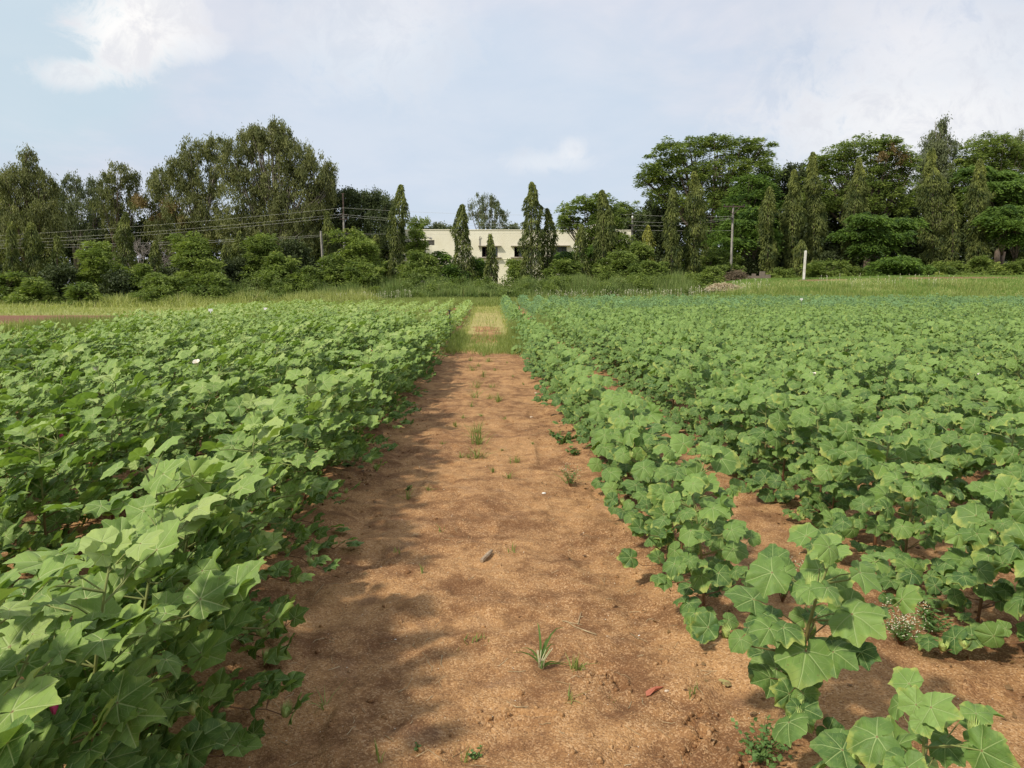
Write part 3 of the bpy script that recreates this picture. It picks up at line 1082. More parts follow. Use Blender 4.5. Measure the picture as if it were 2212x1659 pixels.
def mast_tree(x, ytop, w_, Y, label, mat=None, ybot=604, lean=0.0, group='columnar mast trees along the far edge', thin=1.0):
    r_ = np.random.default_rng(int(x * 3 + ytop))
    top = At(x, ytop, Y); base = At(x + lean, ybot, Y)
    bz = float(T(base.x, Y))
    Hh = top.z - bz
    Rr = w_ / 2 * Y * PXM * 1.02
    e = empty('mast_tree', (base.x, Y, bz))
    n = int(5600 * (Hh / 9) * (Rr / 1.2) ** 0.8 * thin)
    t = r_.uniform(0.02, 1, n) ** 0.95
    prof = lambda t: np.where(t > 0.72, (1 - t) / 0.28 * 0.80 + 0.07, 0.85 + 0.19 * np.sin(t * (6 + x % 5) + x)) * (0.72 + 0.28 * sm(t, 0.0, 0.25))
    th = r_.uniform(0, 6.283, n)
    lump = 0.82 + 1.05 * (vnoise(th * 1.3 + x, t * Hh * 1.25, int(x)) - 0.42)
    fr = r_.uniform(0.35, 1.05, n) ** 0.5
    rad = Rr * prof(t) * lump * fr
    tx = np.array([(top.x - base.x) * k for k in t])
    wob = 0.16 * Rr * np.sin(t * (5 + x % 4) + x)
    P = np.column_stack([rad * np.cos(th) + tx + wob, rad * np.sin(th), t * Hh + 0.15])
    D = np.column_stack([np.cos(th) * 0.55 + r_.normal(0, .22, n), np.sin(th) * 0.55 + r_.normal(0, .22, n), -1.0 + r_.normal(0, .25, n)])
    rn = 0.15 + 0.75 * (vnoise(th * 1.6, t * Hh * 1.6, 77) - 0.2) + r_.normal(0, 0.14, n) + 0.22 * sm(t, 0.6, 1.0)
    V, F, L = cards(P, D, r_.uniform(0.22, 0.46, n), r_.uniform(0.07, 0.12, n), rn, r_)
    mk('crown', V, F, mat or M_ASH, e, luv=L)
    tb = MB()
    tb.tube([(0, 0, -0.2), ((top.x - base.x) * .5, 0, Hh * 0.5), (top.x - base.x, 0, Hh * 1.0)], [0.13, 0.08, 0.015], 7)
    tb.build('trunk', M_BARK, e, True)
    tag(e, label, 'tree', group)
    return e


# ------------------------------------------------------------------ trees, left side
tree('eucalyptus_tree', [(560, 285, 20, 18), (600, 278, 20, 16), (712, 362, 12, 16), (717, 405, 9, 18), (585, 300, 42, 32), (640, 335, 45, 38), (675, 375, 36, 36), (708, 385, 14, 26), (545, 300, 34, 30), (505, 345, 40, 38), (595, 390, 60, 50),
                         (535, 420, 52, 50), (640, 440, 55, 46), (690, 430, 30, 36), (585, 490, 62, 50), (510, 505, 40, 46), (650, 510, 40, 42)], 88, 'droop', M_EUC,
     'largest domed drooping-leaved tree left of the building, tallest on the left', dens=0.95, bark=M_BARKP, base_px=590, trunk_r=0.4)
tree('eucalyptus_tree', [(425, 330, 34, 26), (470, 320, 28, 24), (390, 375, 34, 34), (440, 395, 44, 40), (400, 450, 44, 42), (455, 480, 48, 44), (375, 500, 34, 40), (345, 400, 16, 30)],
     90, 'droop', M_EUC, 'broad drooping-leaved tree joined to the left flank of the tallest left tree', dens=0.95, bark=M_BARKP, base_px=430, trunk_r=0.35,
     extra=([(300, 432, 12, 7), (375, 445, 22, 8), (345, 470, 16, 7), (400, 475, 14, 6), (310, 440, 8, 5)], 'seed_clusters', M_RUST))
tree('eucalyptus_tree', [(58, 340, 16, 22), (60, 375, 38, 22), (30, 395, 40, 28), (100, 400, 26, 26), (20, 440, 50, 36), (80, 450, 50, 40), (50, 500, 60, 40), (115, 490, 28, 40)],
     86, 'droop', M_EUC, 'olive drooping tree with a thin pointed top near the left edge', dens=0.85, bark=M_BARK, base_px=60)
tree('eucalyptus_tree', [(-20, 400, 40, 30), (-25, 450, 50, 40), (-10, 510, 46, 40)], 92, 'droop', M_EUC, 'drooping olive tree cut by the left edge of the view', dens=0.9, base_px=-30)
tree('eucalyptus_tree', [(160, 392, 22, 18), (150, 425, 28, 26), (175, 455, 28, 30), (150, 490, 26, 30), (195, 500, 24, 26)], 96, 'droop', M_EUCG,
     'airy grey-green tree with sky showing through, right of the pointed-top tree', dens=0.6, base_px=165, bark=M_BARKP, trunk_r=0.2)
tree('eucalyptus_tree', [(255, 370, 20, 18), (235, 395, 26, 22), (285, 390, 20, 22), (225, 440, 24, 34), (265, 440, 30, 30), (300, 430, 22, 24), (245, 490, 22, 30)], 94, 'droop', M_EUC,
     'open-crowned drooping tree standing behind the bare pale tree', dens=0.7, base_px=245, trunk_r=0.22)
tree('eucalyptus_tree', [(345, 378, 14, 16), (335, 410, 18, 26), (350, 445, 22, 26), (330, 480, 24, 30)], 95, 'droop', M_EUC,
     'narrow drooping tree between the bare tree and the tall domed trees', dens=0.6, base_px=345, trunk_r=0.2)
tree('rain_tree', [(745, 425, 36, 18), (790, 435, 36, 20), (825, 455, 28, 22), (705, 440, 34, 26), (760, 470, 50, 30), (815, 500, 34, 34), (710, 490, 42, 34), (760, 520, 50, 34), (685, 520, 30, 40)],
     92, 'broad', M_DRK, 'dark flat-topped tree between the tallest left tree and the building', dens=1.15, leaf=0.24, base_px=760, trunk_r=0.35)
tree('eucalyptus_tree', [(820, 425, 16, 14), (840, 435, 14, 18), (808, 445, 14, 20), (836, 470, 16, 24)], 102, 'droop', M_EUCG,
     'small grey-green tree peeping over the dark flat-topped tree', dens=0.6, base_px=825, trunk_r=0.15)
tree('eucalyptus_tree', [(1048, 430, 20, 14), (1070, 448, 20, 18), (1030, 452, 20, 20), (1055, 475, 30, 18), (1090, 462, 8, 14)], 118, 'droop', M_EUCG,
     'airy rounded tree rising above the flat roof of the cream building', dens=0.48, base_px=1052, trunk_r=0.2)
for i, (x, yt, wd, lb) in enumerate(((905, 472, 46, 'low green tree showing over the left end of the building roof'), (945, 484, 40, 'low bushy treetop over the roof left of the second big mast tree'),
                                     (1112, 484, 30, 'tiny treetop over the roof left of the tallest mast tree'), (1085, 486, 24, 'tiny treetop over the roof under the airy rounded tree'),
                                     (970, 488, 26, 'tiny round treetop over the roof just left of the second big mast tree'))):
    tree('leafy_tree', [(x, yt + 12, wd / 2, 12), (x - wd * .2, yt + 22, wd * .4, 12), (x + wd * .2, yt + 20, wd * .3, 12)], 122, 'broad', M_LEU if i == 0 else M_EUCG, lb, dens=0.7, base_px=x, trunk_r=0.15, limbs=False)


tree('eucalyptus_tree', [(118, 425, 22, 18), (128, 450, 26, 28), (115, 480, 26, 30)], 99, 'droop', M_EUC,
     'dim drooping tree filling the space right of the pointed-top tree', dens=0.7, base_px=122, trunk_r=0.2)
tree('eucalyptus_tree', [(205, 398, 16, 14), (200, 420, 20, 24), (210, 455, 24, 26)], 100, 'droop', M_EUCG,
     'slim grey-green tree between the airy tree and the open-crowned one', dens=0.7, base_px=205, trunk_r=0.18)


def bare_tree():
    r2 = np.random.default_rng(5)
    Y = 80
    b = At(310, 600, Y)
    e = empty('bare_tree', (b.x, Y, float(T(b.x, Y))))
    t = MB()

    def grow_(p, d, L, r, dep):
        q = p + d * L
        t.tube([p, (p + q) / 2 + r2.normal(0, L * 0.06, 3), q], [r, r * 0.85, r * 0.65], 4, False)
        if dep == 0: return
        for _ in range(3 if dep > 1 else 2):
            n = d + r2.normal(0, 0.42, 3); n[2] = max(n[2], 0.05) + 0.12; n /= np.linalg.norm(n)
            grow_(q, n, L * r2.uniform(0.62, 0.85), r * 0.62, dep - 1)
    k = Y * PXM
    for a in (-1.0, -0.6, -0.25, 0.1, 0.45, 0.8, 1.1):
        d = np.array([math.sin(a), r2.normal(0, .25), math.cos(a)]); d /= np.linalg.norm(d)
        grow_(np.array([0, 0, 2.0]), d, 1.55, 0.075, 4)
    t.tube([(0, 0, -.2), (0, 0, 2.1)], [0.2, 0.14], 7)
    t.build('trunk', simple('grey_bare_bark', (0.34, 0.30, 0.27), (0.22, 0.19, 0.17), 2.0, 0.9, 0.1), e)
    tag(e, 'leafless pale grey tree with fine spreading branches among the left trees', 'tree')


bare_tree()

# ------------------------------------------------------------------ trees, right side
tree('leafy_tree', [(1300, 425, 16, 10), (1265, 440, 30, 18), (1225, 452, 18, 16), (1300, 452, 36, 20), (1240, 480, 30, 20), (1330, 470, 24, 22), (1290, 490, 38, 24), (1320, 505, 20, 16), (1335, 520, 30, 22), (1275, 525, 28, 20), (1345, 545, 28, 22), (1218, 475, 14, 12)],
     84, 'feather', M_LEU, 'green feathery tree in front of the right end of the cream building', dens=0.8, base_px=1290)
tree('leafy_tree', [(1345, 450, 20, 14), (1372, 458, 20, 18), (1352, 480, 20, 16)], 100, 'feather', M_LEU, 'dark green treetop behind the right corner of the building', dens=0.75, base_px=1365)
tree('leafy_tree', [(1552, 305, 30, 20), (1500, 315, 34, 22), (1450, 330, 34, 24), (1600, 318, 34, 24), (1645, 320, 26, 24), (1415, 360, 32, 26), (1392, 385, 22, 18), (1480, 370, 50, 36),
                    (1560, 365, 55, 36), (1630, 370, 44, 34), (1430, 410, 38, 30), (1510, 430, 50, 36), (1600, 430, 50, 36), (1658, 380, 22, 26)],
     92, 'feather', M_LEU, 'tallest broad domed green tree right of the building, behind two mast trees', dens=0.9, base_px=1530, trunk_r=0.4)
tree('leafy_tree', [(1425, 450, 30, 24), (1400, 490, 30, 30), (1440, 500, 34, 36), (1410, 540, 36, 36)], 96, 'broad', M_DRK,
     'dark tree below the left edge of the broad domed tree', dens=1.0, base_px=1420)
tree('leafy_tree', [(1625, 400, 46, 24), (1600, 450, 50, 34), (1650, 440, 40, 34), (1620, 500, 55, 38), (1560, 520, 40, 40), (1670, 500, 30, 40)], 88, 'feather', M_GUL,
     'deep green layered tree directly behind the utility pole with the crossarm', dens=0.95, base_px=1615)
tree('leafy_tree', [(1880, 310, 34, 18), (1920, 318, 34, 20), (1835, 325, 34, 20), (1960, 345, 24, 20), (1800, 350, 34, 24), (1770, 355, 24, 20), (1855, 360, 55, 32), (1930, 370, 44, 32),
                    (1800, 410, 46, 40), (1870, 420, 54, 40), (1940, 425, 44, 40), (1760, 430, 36, 46)], 92, 'feather', M_LEU,
     'broad rounded green tree with brown pods on top, right of centre on the right bank', dens=0.9, base_px=1870, trunk_r=0.4,
     extra=([(1925, 322, 16, 12), (1950, 345, 10, 14), (1905, 335, 8, 10)], 'seed_pods', M_RUST))
tree('leafy_tree', [(1720, 370, 30, 16), (1690, 395, 26, 22), (1735, 400, 26, 26), (1700, 450, 30, 46), (1740, 470, 30, 40)], 96, 'broad', M_DRK,
     'dark treetop filling the dip between the two broad green right trees', dens=0.9, base_px=1715)
tree('eucalyptus_tree', [(2031, 268, 13, 14), (2028, 292, 24, 16), (2010, 318, 26, 16), (2045, 318, 26, 16), (2025, 345, 42, 20), (2000, 350, 20, 18), (2025, 385, 46, 34), (2020, 430, 40, 40)],
     95, 'droop', M_EUCG, 'tall grey-green tree with a cone-shaped top rising above the right trees', dens=0.85, base_px=2025, bark=M_BARKP)
tree('leafy_tree', [(2140, 310, 44, 22), (2100, 335, 34, 22), (2180, 330, 40, 26), (2070, 370, 26, 26), (2130, 370, 50, 34), (2200, 380, 44, 40), (2090, 430, 40, 40), (2160, 440, 50, 40)],
     94, 'feather', M_LEU, 'wide light green tree at the right edge behind the rightmost tall mast tree', dens=0.9, base_px=2150, trunk_r=0.35)
tree('eucalyptus_tree', [(2212, 305, 26, 22), (2230, 340, 34, 30)], 99, 'droop', M_EUCG, 'grey-green treetop cut by the right edge of the view', dens=0.8, base_px=2225)
tree('flame_tree', [(1875, 468, 36, 9), (1925, 480, 40, 9), (1855, 500, 46, 9), (1915, 508, 44, 9), (1950, 478, 34, 8), (1880, 530, 40, 9)], 80, 'fan', M_GUL,
     'layered fan-leaved tree with bright tips in front of the broad rounded tree', dens=3.0, leaf=0.26, base_px=1900, trunk_r=0.16)
tree('flame_tree', [(1935, 562, 44, 9), (1960, 578, 44, 9), (1900, 580, 34, 9), (1975, 598, 34, 9), (1930, 600, 40, 8)], 77.5, 'fan', M_GUL,
     'low spreading fan-leaved tree just above the right bank', dens=3.0, leaf=0.26, base_px=1940, trunk_r=0.12)
tree('flame_tree', [(2110, 365, 34, 8), (2160, 378, 40, 9), (2185, 398, 40, 9), (2135, 402, 40, 9), (2170, 420, 42, 9), (2190, 440, 36, 9)], 86, 'fan', M_GUL,
     'dark tiered fan-leaved tree high behind the rightmost tall mast tree', dens=3.0, leaf=0.28, base_px=2160, trunk_r=0.2)
tree('flame_tree', [(2180, 452, 40, 9), (2150, 470, 36, 9), (2205, 478, 34, 9), (2175, 495, 44, 9), (2210, 510, 36, 9)], 79, 'fan', M_GUL,
     'bright-tipped fan-leaved tree low at the right edge', dens=3.0, leaf=0.26, base_px=2190, trunk_r=0.16)
tree('flame_tree', [(1600, 480, 30, 8), (1640, 500, 30, 8), (1590, 520, 34, 8), (1630, 455, 26, 8)], 82, 'fan', M_GUL,
     'fan-leaved tree half hidden right of the crossarm pole', dens=2.6, leaf=0.26, base_px=1625, trunk_r=0.14)
tree('flame_tree', [(1235, 548, 30, 9), (1210, 560, 26, 8), (1250, 575, 30, 10), (1285, 540, 20, 9), (1240, 590, 30, 9)], 79, 'fan', M_GUL,
     'dark fan-leaved shrub tree in front of the right half of the building', dens=2.6, leaf=0.24, base_px=1240, trunk_r=0.1)

# ------------------------------------------------------------------ mast trees
for a in ((25, 482, 26, 76, 'dark mast tree with a brighter yellowish tip, second from the left edge', None, 610), (68, 482, 46, 77, 'thick dark mast tree near the left edge beside the yellowish-tipped one', None, 610),
          (122, 510, 32, 78, 'dull half-hidden mast tree left of the big round light green shrub', None, 610), (270, 460, 38, 76, 'tall dark mast tree standing before the bare tree', None, 612),
          (334, 522, 26, 76, 'short mast tree between the bare tree and the left shrubs', None, 606), (487, 530, 22, 76, 'short bright-edged mast tree at the foot of the tall domed tree', None, 606),
          (515, 500, 30, 80, 'dim mast tree under the tallest left tree', None, 606), (709, 458, 34, 79, 'mast tree with a golden tip left of the wire mast pole', None, 600),
          (812, 508, 30, 77, 'slim pointed mast tree left of the first big mast tree', None, 610), (862, 401, 46, 76, 'tall mast tree at the left end of the building, leftmost of the big three', None, 610),
          (1000, 443, 46, 76, 'tall mast tree in front of the building between the lamp and the first window', None, 610), (1061, 508, 24, 74, 'small slender mast tree in front of the first building window', None, 600),
          (1148, 395, 50, 75, 'tallest mast tree in front of the building, beside the path end', None, 610), (1183, 452, 32, 76, 'shorter mast tree leaning against the tallest one in front of the building', None, 604),
          (1257, 488, 34, 75, 'loose brownish mast tree left of the feathery tree before the building', None, 606), (1303, 412, 42, 76, 'mast tree growing out of the feathery tree at the building right end', None, 606),
          (1401, 488, 28, 82, 'small golden-yellow mast tree right of the building', M_ASHY, 590), (1451, 408, 36, 76, 'mast tree with reddish base, left one of the pair before the broad domed tree', None, 612),
          (1500, 372, 44, 77, 'taller right one of the mast tree pair before the broad domed tree', None, 612), (1659, 405, 42, 80, 'mast tree right of the crossarm pole, shortest of the next three', None, 600),
          (1712, 368, 42, 82, 'middle mast tree of the three left of the white post', None, 600), (1758, 330, 42, 83, 'tallest mast tree of the three, just above the white post', None, 600),
          (1857, 342, 44, 82, 'mast tree with a kinked trunk left of the layered fan-leaved tree', None, 600), (2015, 322, 56, 82, 'thickest mast tree on the right below the cone-topped tree', None, 600),
          (2058, 420, 28, 81, 'thin ragged mast tree right of the thickest mast tree', None, 600), (2113, 345, 50, 81, 'rightmost tall mast tree with a sharp tip', None, 590),
          (2206, 548, 26, 79, 'short mast tree at the right edge of the view', None, 600), (1730, 520, 40, 79, 'low ragged mast tree at the foot of the three behind the white post', None, 604)):
    mast_tree(a[0], a[1], a[2], a[3], a[4], a[5], a[6], lean=(-26 if a[0] == 1857 else 0), thin=(0.55 if a[0] in (1257, 2058, 122) else 1.0))

# ------------------------------------------------------------------ shrubs
SH = [(10, 590, 90, 70, 72, 'L', 'large light green feathery shrub at the left edge'), (75, 600, 80, 55, 70, 'L', 'leafy low shrub right of the shrub at the left edge'),
      (125, 575, 70, 70, 73, 'D', 'darker shrub behind the dry brown stalks'), (215, 520, 110, 120, 74, 'B', 'big round light green feathery shrub left of the tall dark mast tree'),
      (175, 610, 60, 60, 68, 'L', 'small feathery shrub in front of the big round shrub'), (255, 590, 60, 60, 73, 'D', 'dark shrub at the foot of the tall dark mast tree'),
      (305, 570, 70, 70, 75, 'L', 'feathery shrub left of the short mast tree'), (350, 590, 80, 55, 71, 'L', 'low spreading shrub below the short mast tree'),
      (420, 505, 110, 115, 76, 'B', 'tall pyramid-shaped light green shrub below the broad drooping tree'), (455, 590, 90, 50, 72, 'L', 'low feathery shrub below the pyramid-shaped shrub'),
      (385, 560, 60, 70, 77, 'D', 'dark shrub left of the pyramid-shaped shrub'), (520, 560, 70, 70, 74, 'D', 'shrub in the dark hollow under the tallest left tree'),
      (565, 505, 90, 100, 75, 'L', 'tall feathery shrub below the tallest left tree'), (600, 545, 70, 70, 73, 'L', 'feathery shrub with yellow tips right of the tall shrub'),
      (650, 525, 80, 80, 76, 'D', 'dark green shrub left of the golden-tipped mast tree'), (665, 575, 70, 50, 72, 'L', 'low shrub below the golden-tipped mast tree'),
      (765, 498, 90, 95, 75, 'B', 'light feathery shrub around the foot of the wire mast pole'), (725, 550, 80, 70, 73, 'L', 'feathery shrub left of the pole foot'),
      (790, 565, 70, 60, 72, 'L', 'low feathery shrub left of the slim pointed mast tree'), (835, 560, 50, 60, 80, 'B', 'yellowish shrub behind the slim pointed mast tree'),
      (900, 490, 34, 80, 77, 'B', 'thin sprawling shrub leaning over the left end of the building'), (905, 545, 90, 70, 74, 'L', 'rounded green shrub right of the first big mast tree'),
      (950, 545, 60, 60, 79, 'G', 'dark fine-leaved shrub before the wall, left of the second big mast tree'), (1032, 555, 50, 60, 79, 'G', 'dark shrub before the wall right of the second big mast tree'),
      (980, 570, 60, 40, 76, 'G', 'low dark shrub at the foot of the second big mast tree'), (1120, 562, 36, 44, 77, 'R', 'bright shrub left of the tallest mast tree, against the wall'),
      (1215, 560, 70, 50, 73, 'L', 'low green shrub right of the tallest mast tree'), (1290, 560, 60, 60, 76, 'L', 'green shrub right of the loose brownish mast tree'),
      (1335, 540, 90, 80, 73, 'L', 'wide feathery shrub at the right end of the building'), (1375, 520, 50, 80, 77, 'L', 'shrub around the concrete pole by the building corner'),
      (1400, 560, 90, 60, 72, 'L', 'low wide shrub below the golden-yellow mast tree'), (1380, 590, 60, 34, 69, 'L', 'small bright shrub in the tall grass left of the mast tree pair'),
      (1475, 570, 60, 50, 78, 'L', 'shadowed shrub between the two mast trees of the pair'), (1545, 530, 90, 70, 80, 'L', 'green shrub left of the crossarm pole'),
      (1530, 575, 70, 40, 76, 'L', 'low shrub at the foot of the taller pair mast tree'), (1620, 550, 60, 60, 83, 'D', 'dark leafy shrub right of the crossarm pole base'),
      (1690, 580, 50, 30, 79, 'L', 'low shrub just left of the white post'), (1775, 565, 90, 46, 77, 'L', 'light feathery hedge shrub just right of the white post'),
      (1835, 575, 80, 38, 78, 'L', 'rounded hedge shrub below the kinked mast tree'), (1795, 545, 50, 40, 82, 'D', 'dark shrub behind the hedge right of the white post'),
      (1900, 585, 60, 30, 77, 'L', 'small hedge shrub left of the low fan-leaved tree'), (2000, 580, 80, 34, 77, 'L', 'hedge shrub under the thickest mast tree'),
      (2055, 562, 90, 44, 78, 'L', 'broad hedge shrub left of the rightmost tall mast tree'), (2120, 556, 90, 46, 78, 'L', 'broad hedge shrub below the rightmost tall mast tree'),
      (2185, 560, 80, 46, 78, 'L', 'hedge shrub at the right edge of the bank'), (2090, 590, 90, 30, 75, 'L', 'low vine-covered shrub in front of the right hedge')]
for (x, yt, wd, hg, Y, k, lb) in SH:
    if x < 480: Y -= 8; hg *= 1.28; wd *= 1.15
    elif x < 830: Y -= 3; hg *= 1.12; wd *= 1.1
    r2 = np.random.default_rng(int(x * 11 + yt))
    n = 8 if wd > 60 else 5
    px = []
    for i in range(n):
        t = (i + .5) / n
        px.append((x + r2.uniform(-.42, .42) * wd * (0.35 + t), yt + hg * (0.12 + 0.8 * t), wd * r2.uniform(.13, .30), hg * r2.uniform(.09, .20)))
    px.append((x, yt + hg * 0.78, wd * 0.50, hg * 0.40))
    for _q in range(3): px.append((x + r2.uniform(-.5, .5) * wd, yt + hg * r2.uniform(0.05, 0.6), wd * .09, hg * .12))
    px.append((x + r2.uniform(-5, 5), yt + hg * 0.12, wd * 0.16, hg * 0.13))
    mt = {'L': M_LEU, 'B': M_LEUB, 'D': M_DRK, 'G': M_GUL, 'R': M_LEUB}[k]
    ex = None and ([(x - 4, yt + 10, 6, 4), (x + 6, yt + 22, 6, 4)], 'blooms', foliage_mat('red_blooms', (0.25, 0.04, 0.02), (0.45, 0.12, 0.04), 0.1)) if k == 'R' else None
    tree('shrub', px, Y, 'broad' if k == 'D' else 'feather', mt, lb, 'shrub', 'shrubs along the far edge of the field', dens=1.1, leaf=0.25, base_px=x, trunk_r=0.06, seed=int(x * 3 + yt), depth=0.9, extra=ex)

# wood behind everything, one mass
def woodland():
    r2 = np.random.default_rng(99)
    bl = []
    for (x0, x1, yt, Y) in ((-60, 700, 500, 99), (640, 870, 520, 98), (1370, 1560, 470, 101), (1560, 2270, 430, 101), (1640, 2270, 500, 87)):
        x = x0
        while x < x1:
            for y in np.arange(yt, 620, 42):
                bl.append((x + r2.uniform(-12, 12), y + r2.uniform(-12, 12), 30, 26))
            x += 38
    V, F, L = None, None, None
    Vs, Fs, Ls, n = [], [], [], 0
    for i, b in enumerate(bl):
        Y = 101 if i % 2 else 97
        if b[0] > 1640 and i % 5 == 0: Y = 88
        V, F, L = crown_pts(blobs_from([b], Y, r2), 'broad', r2, 0.9, 0.42)
        Vs.append(V); Fs.append(F + n); Ls.append(L); n += len(V)
    o = mk('woodland', np.concatenate(Vs), np.concatenate(Fs), M_DRK, luv=np.concatenate(Ls))
    tag(o, 'dark mass of trees and undergrowth filling the gaps behind the tree lines', 'woodland', kind='stuff')


woodland()

# ------------------------------------------------------------------ grasses
def scatter(n, x0, x1, y0, y1, r_, f=None):
    x = r_.uniform(x0, x1, n); y = r_.uniform(y0, y1, n)
    if f is not None:
        k = r_.random(n) < f(x, y)
        x, y = x[k], y[k]
    return x, y


def grass_obj(name, specs, mats, label, cat):
    Vs, F3, F4, Ls, M3, M4, n = [], [], [], [], [], [], 0
    r2 = np.random.default_rng(hash(len(label)) % 1000)
    for (x, y, h, w_, lean, mi, seg) in specs:
        P = np.column_stack([x, y, T(x, y) + (soil(x, y) if y.mean() < 30 else 0) - 0.01])
        V, F, L = blades(P, h, w_, lean, r2, seg=seg)
        Vs.append(V); Ls.append(L)
        for f in F:
            (F4 if f.shape[1] == 4 else F3).append(f + n); (M4 if f.shape[1] == 4 else M3).append(np.full(len(f), mi))
        n += len(V)
    Fs = []; mi = []
    if F3: Fs.append(np.concatenate(F3)); mi.append(np.concatenate(M3))
    if F4: Fs.append(np.concatenate(F4)); mi.append(np.concatenate(M4))
    o = mk(name, np.concatenate(Vs), Fs, None, luv=np.concatenate(Ls), mi=np.concatenate(mi), mats=mats)
    tag(o, label, cat, kind='stuff')
    return o


r3 = np.random.default_rng(12)
U = lambda n, a, b: r3.uniform(a, b, n)
specs = []
# tall weeds before the mast trees
x, y = scatter(75000, -24, 18, 64.5, 72, r3, lambda x, y: 0.1 + 0.95 * vnoise(x * 0.9, y * 0.9, 31))
hh = 0.7 + 1.9 * vnoise(x * 0.6, y * 0.5, 32) + U(len(x), -0.5, 0.4); hh *= 0.5 + 0.5 * sm(y, 64.5, 68)
specs.append((x, y, np.clip(hh, 0.3, 2.6), U(len(x), 0.035, 0.075), 0.22, 0, 2))
grass_obj('tall_weeds', specs, [M_WEED], 'tall green weeds and grasses between the field end and the mast trees', 'weeds')
specs = []
x, y = scatter(42000, -40, -9, 52, 70, r3, lambda x, y: np.clip(0.1 + sm(y, 56 + (x + 24) * 0.1, 62) * 1.0, 0, 1) * (0.3 + 0.7 * vnoise(x * 0.5, y * 0.5, 33)))
specs.append((x, y, (0.25 + 1.5 * vnoise(x * 0.45, y * 0.35, 35) ** 1.3 * sm(y, 54, 64)) * (0.55 + 0.45 * sm(x, -38, -28)) + U(len(x), 0, .25), U(len(x), 0.035, 0.07), 0.7, 0, 2))
x, y = scatter(40000, -34, -8, 13, 54, r3, lambda x, y: (x < -(9.0 + (y - 14) * 0.24)) * (0.3 + 0.6 * vnoise(x, y, 36) - 0.85 * ((y > 33) & (y < 42) & (x < -18.5))))
specs.append((x, y, U(len(x), 0.12, 0.40), U(len(x), 0.02, 0.045), 0.7, 0, 2))
grass_obj('matted_grass', specs, [M_GRASSY], 'pale matted grass lying along the left field margin', 'grass')
specs = []
x, y = scatter(60000, -17, 14, 50.5, 66.5, r3)
specs.append((x, y, U(len(x), 0.15, 0.5), U(len(x), 0.03, 0.06), 0.45, 0, 2))
x, y = scatter(140000, 3, 62, 53.5, 76, r3, lambda x, y: 1.0 - 0.93 * (sm(x, 26, 30) * (y > 67.2) * (y < 69.5)) * (vnoise(x * .35, y * .5, 3) > 0.42))
specs.append((x, y, 0.10 + 0.30 * vnoise(x * 0.5, y * 0.5, 41) * (1 - 0.6 * sm(y, 63, 66)) + U(len(x), 0, .12), U(len(x), 0.03, 0.07), 0.5, 1, 1))
x, y = scatter(12000, 3, 50, 54, 64, r3, lambda x, y: 0.15 + 0.8 * (vnoise(x * .5, y * .5, 48) > 0.5))
specs.append((x, y, U(len(x), 0.4, 0.9), U(len(x), 0.025, 0.05), 0.35, 0, 2))
grass_obj('grass', specs, [M_GRASS, M_TURF], 'bright green grass covering the far headland and the right bank', 'grass')
specs = []
# the cross strip and the grass-grown far part of the path
x, y = scatter(17000, -1.0, 1.05, 17.2, 24.5, r3, lambda x, y: sm(y + 1.2 * vnoise(x * 2.2, y * .6, 91), 18.0, 19.2) * np.clip(0.35 + 0.7 * (np.abs(x + 0.1) > 0.40) + 0.5 * (y < 19.8), 0, 1) * (0.3 + 0.7 * vnoise(x * 2, y * 2, 51)))
specs.append((x, y, U(len(x), 0.06, 0.20) * (1 + 0.9 * (np.abs(x) > 0.7)), U(len(x), 0.006, 0.014), 0.55, 0, 2))
x, y = scatter(12000, -1.0, 1.05, 24.5, 62, r3, lambda x, y: np.clip(0.10 + 0.5 * (np.abs(x) > 0.68) + 0.35 * (y > 42), 0, 1))
specs.append((x, y, U(len(x), 0.06, 0.22), U(len(x), 0.012, 0.03), 0.5, 1, 2))
x, y = scatter(9000, 0.75, 3.4, 22.2, 26.6, r3)
specs.append((x, y, U(len(x), 0.25, 0.60), U(len(x), 0.008, 0.016), 0.35, 0, 2))
x, y = scatter(30000, -15, -1.2, 22.6, 27.2, r3, lambda x, y: (vnoise(x * .25, y * .3, 8) > 0.28) * 0.9 + 0.1)
specs.append((x, y, U(len(x), 0.35, 0.72), U(len(x), 0.010, 0.022), 0.35, 0, 2))
x, y = scatter(14000, -7, -1.5, 27, 50, r3, lambda x, y: 0.8 * (vnoise(x * .3, y * .12, 58) > 0.5))
specs.append((x, y, U(len(x), 0.35, 0.62), U(len(x), 0.014, 0.03), 0.35, 0, 2))
x, y = scatter(30000, 2, 40, 29.3, 31.8, r3, lambda x, y: 0.9 * (vnoise(x * .2, 3.3, 9) > 0.3) + 0.1)
specs.append((x, y, U(len(x), 0.35, 0.66), U(len(x), 0.012, 0.025), 0.35, 0, 2))
grass_obj('weed_grass', specs, [M_GRASS, M_GRASSY], 'weed grass growing across the path and in the strips between the cotton plots', 'grass')

def undergrowth():
    r2 = np.random.default_rng(77)
    Vs, Fs, Ls, Mi, n = [], [], [], [], 0
    for i in range(420):
        x = r2.uniform(-36, 19); y = r2.uniform(64.5, 72) - (2.5 if x < -16 else 0)
        r = r2.uniform(0.35, 0.85); h = r2.uniform(0.5, 1.25) * (0.7 if y < 66 else 1.45)
        V, F, L = crown_pts([((x, y, float(T(x, y)) + h * 0.55), (r, r * .8, h * 0.7))], 'feather' if i % 3 else 'broad', r2, 0.8, 0.15)
        Vs.append(V); Fs.append(F + n); Ls.append(L); n += len(V); Mi.append(np.full(len(F), i % 2))
    o = mk('undergrowth', np.concatenate(Vs), np.concatenate(Fs), None, luv=np.concatenate(Ls), mi=np.concatenate(Mi), mats=[M_LEU, M_WEED])
    tag(o, 'leafy undergrowth mixed into the tall weeds before the tree line', 'undergrowth', kind='stuff')


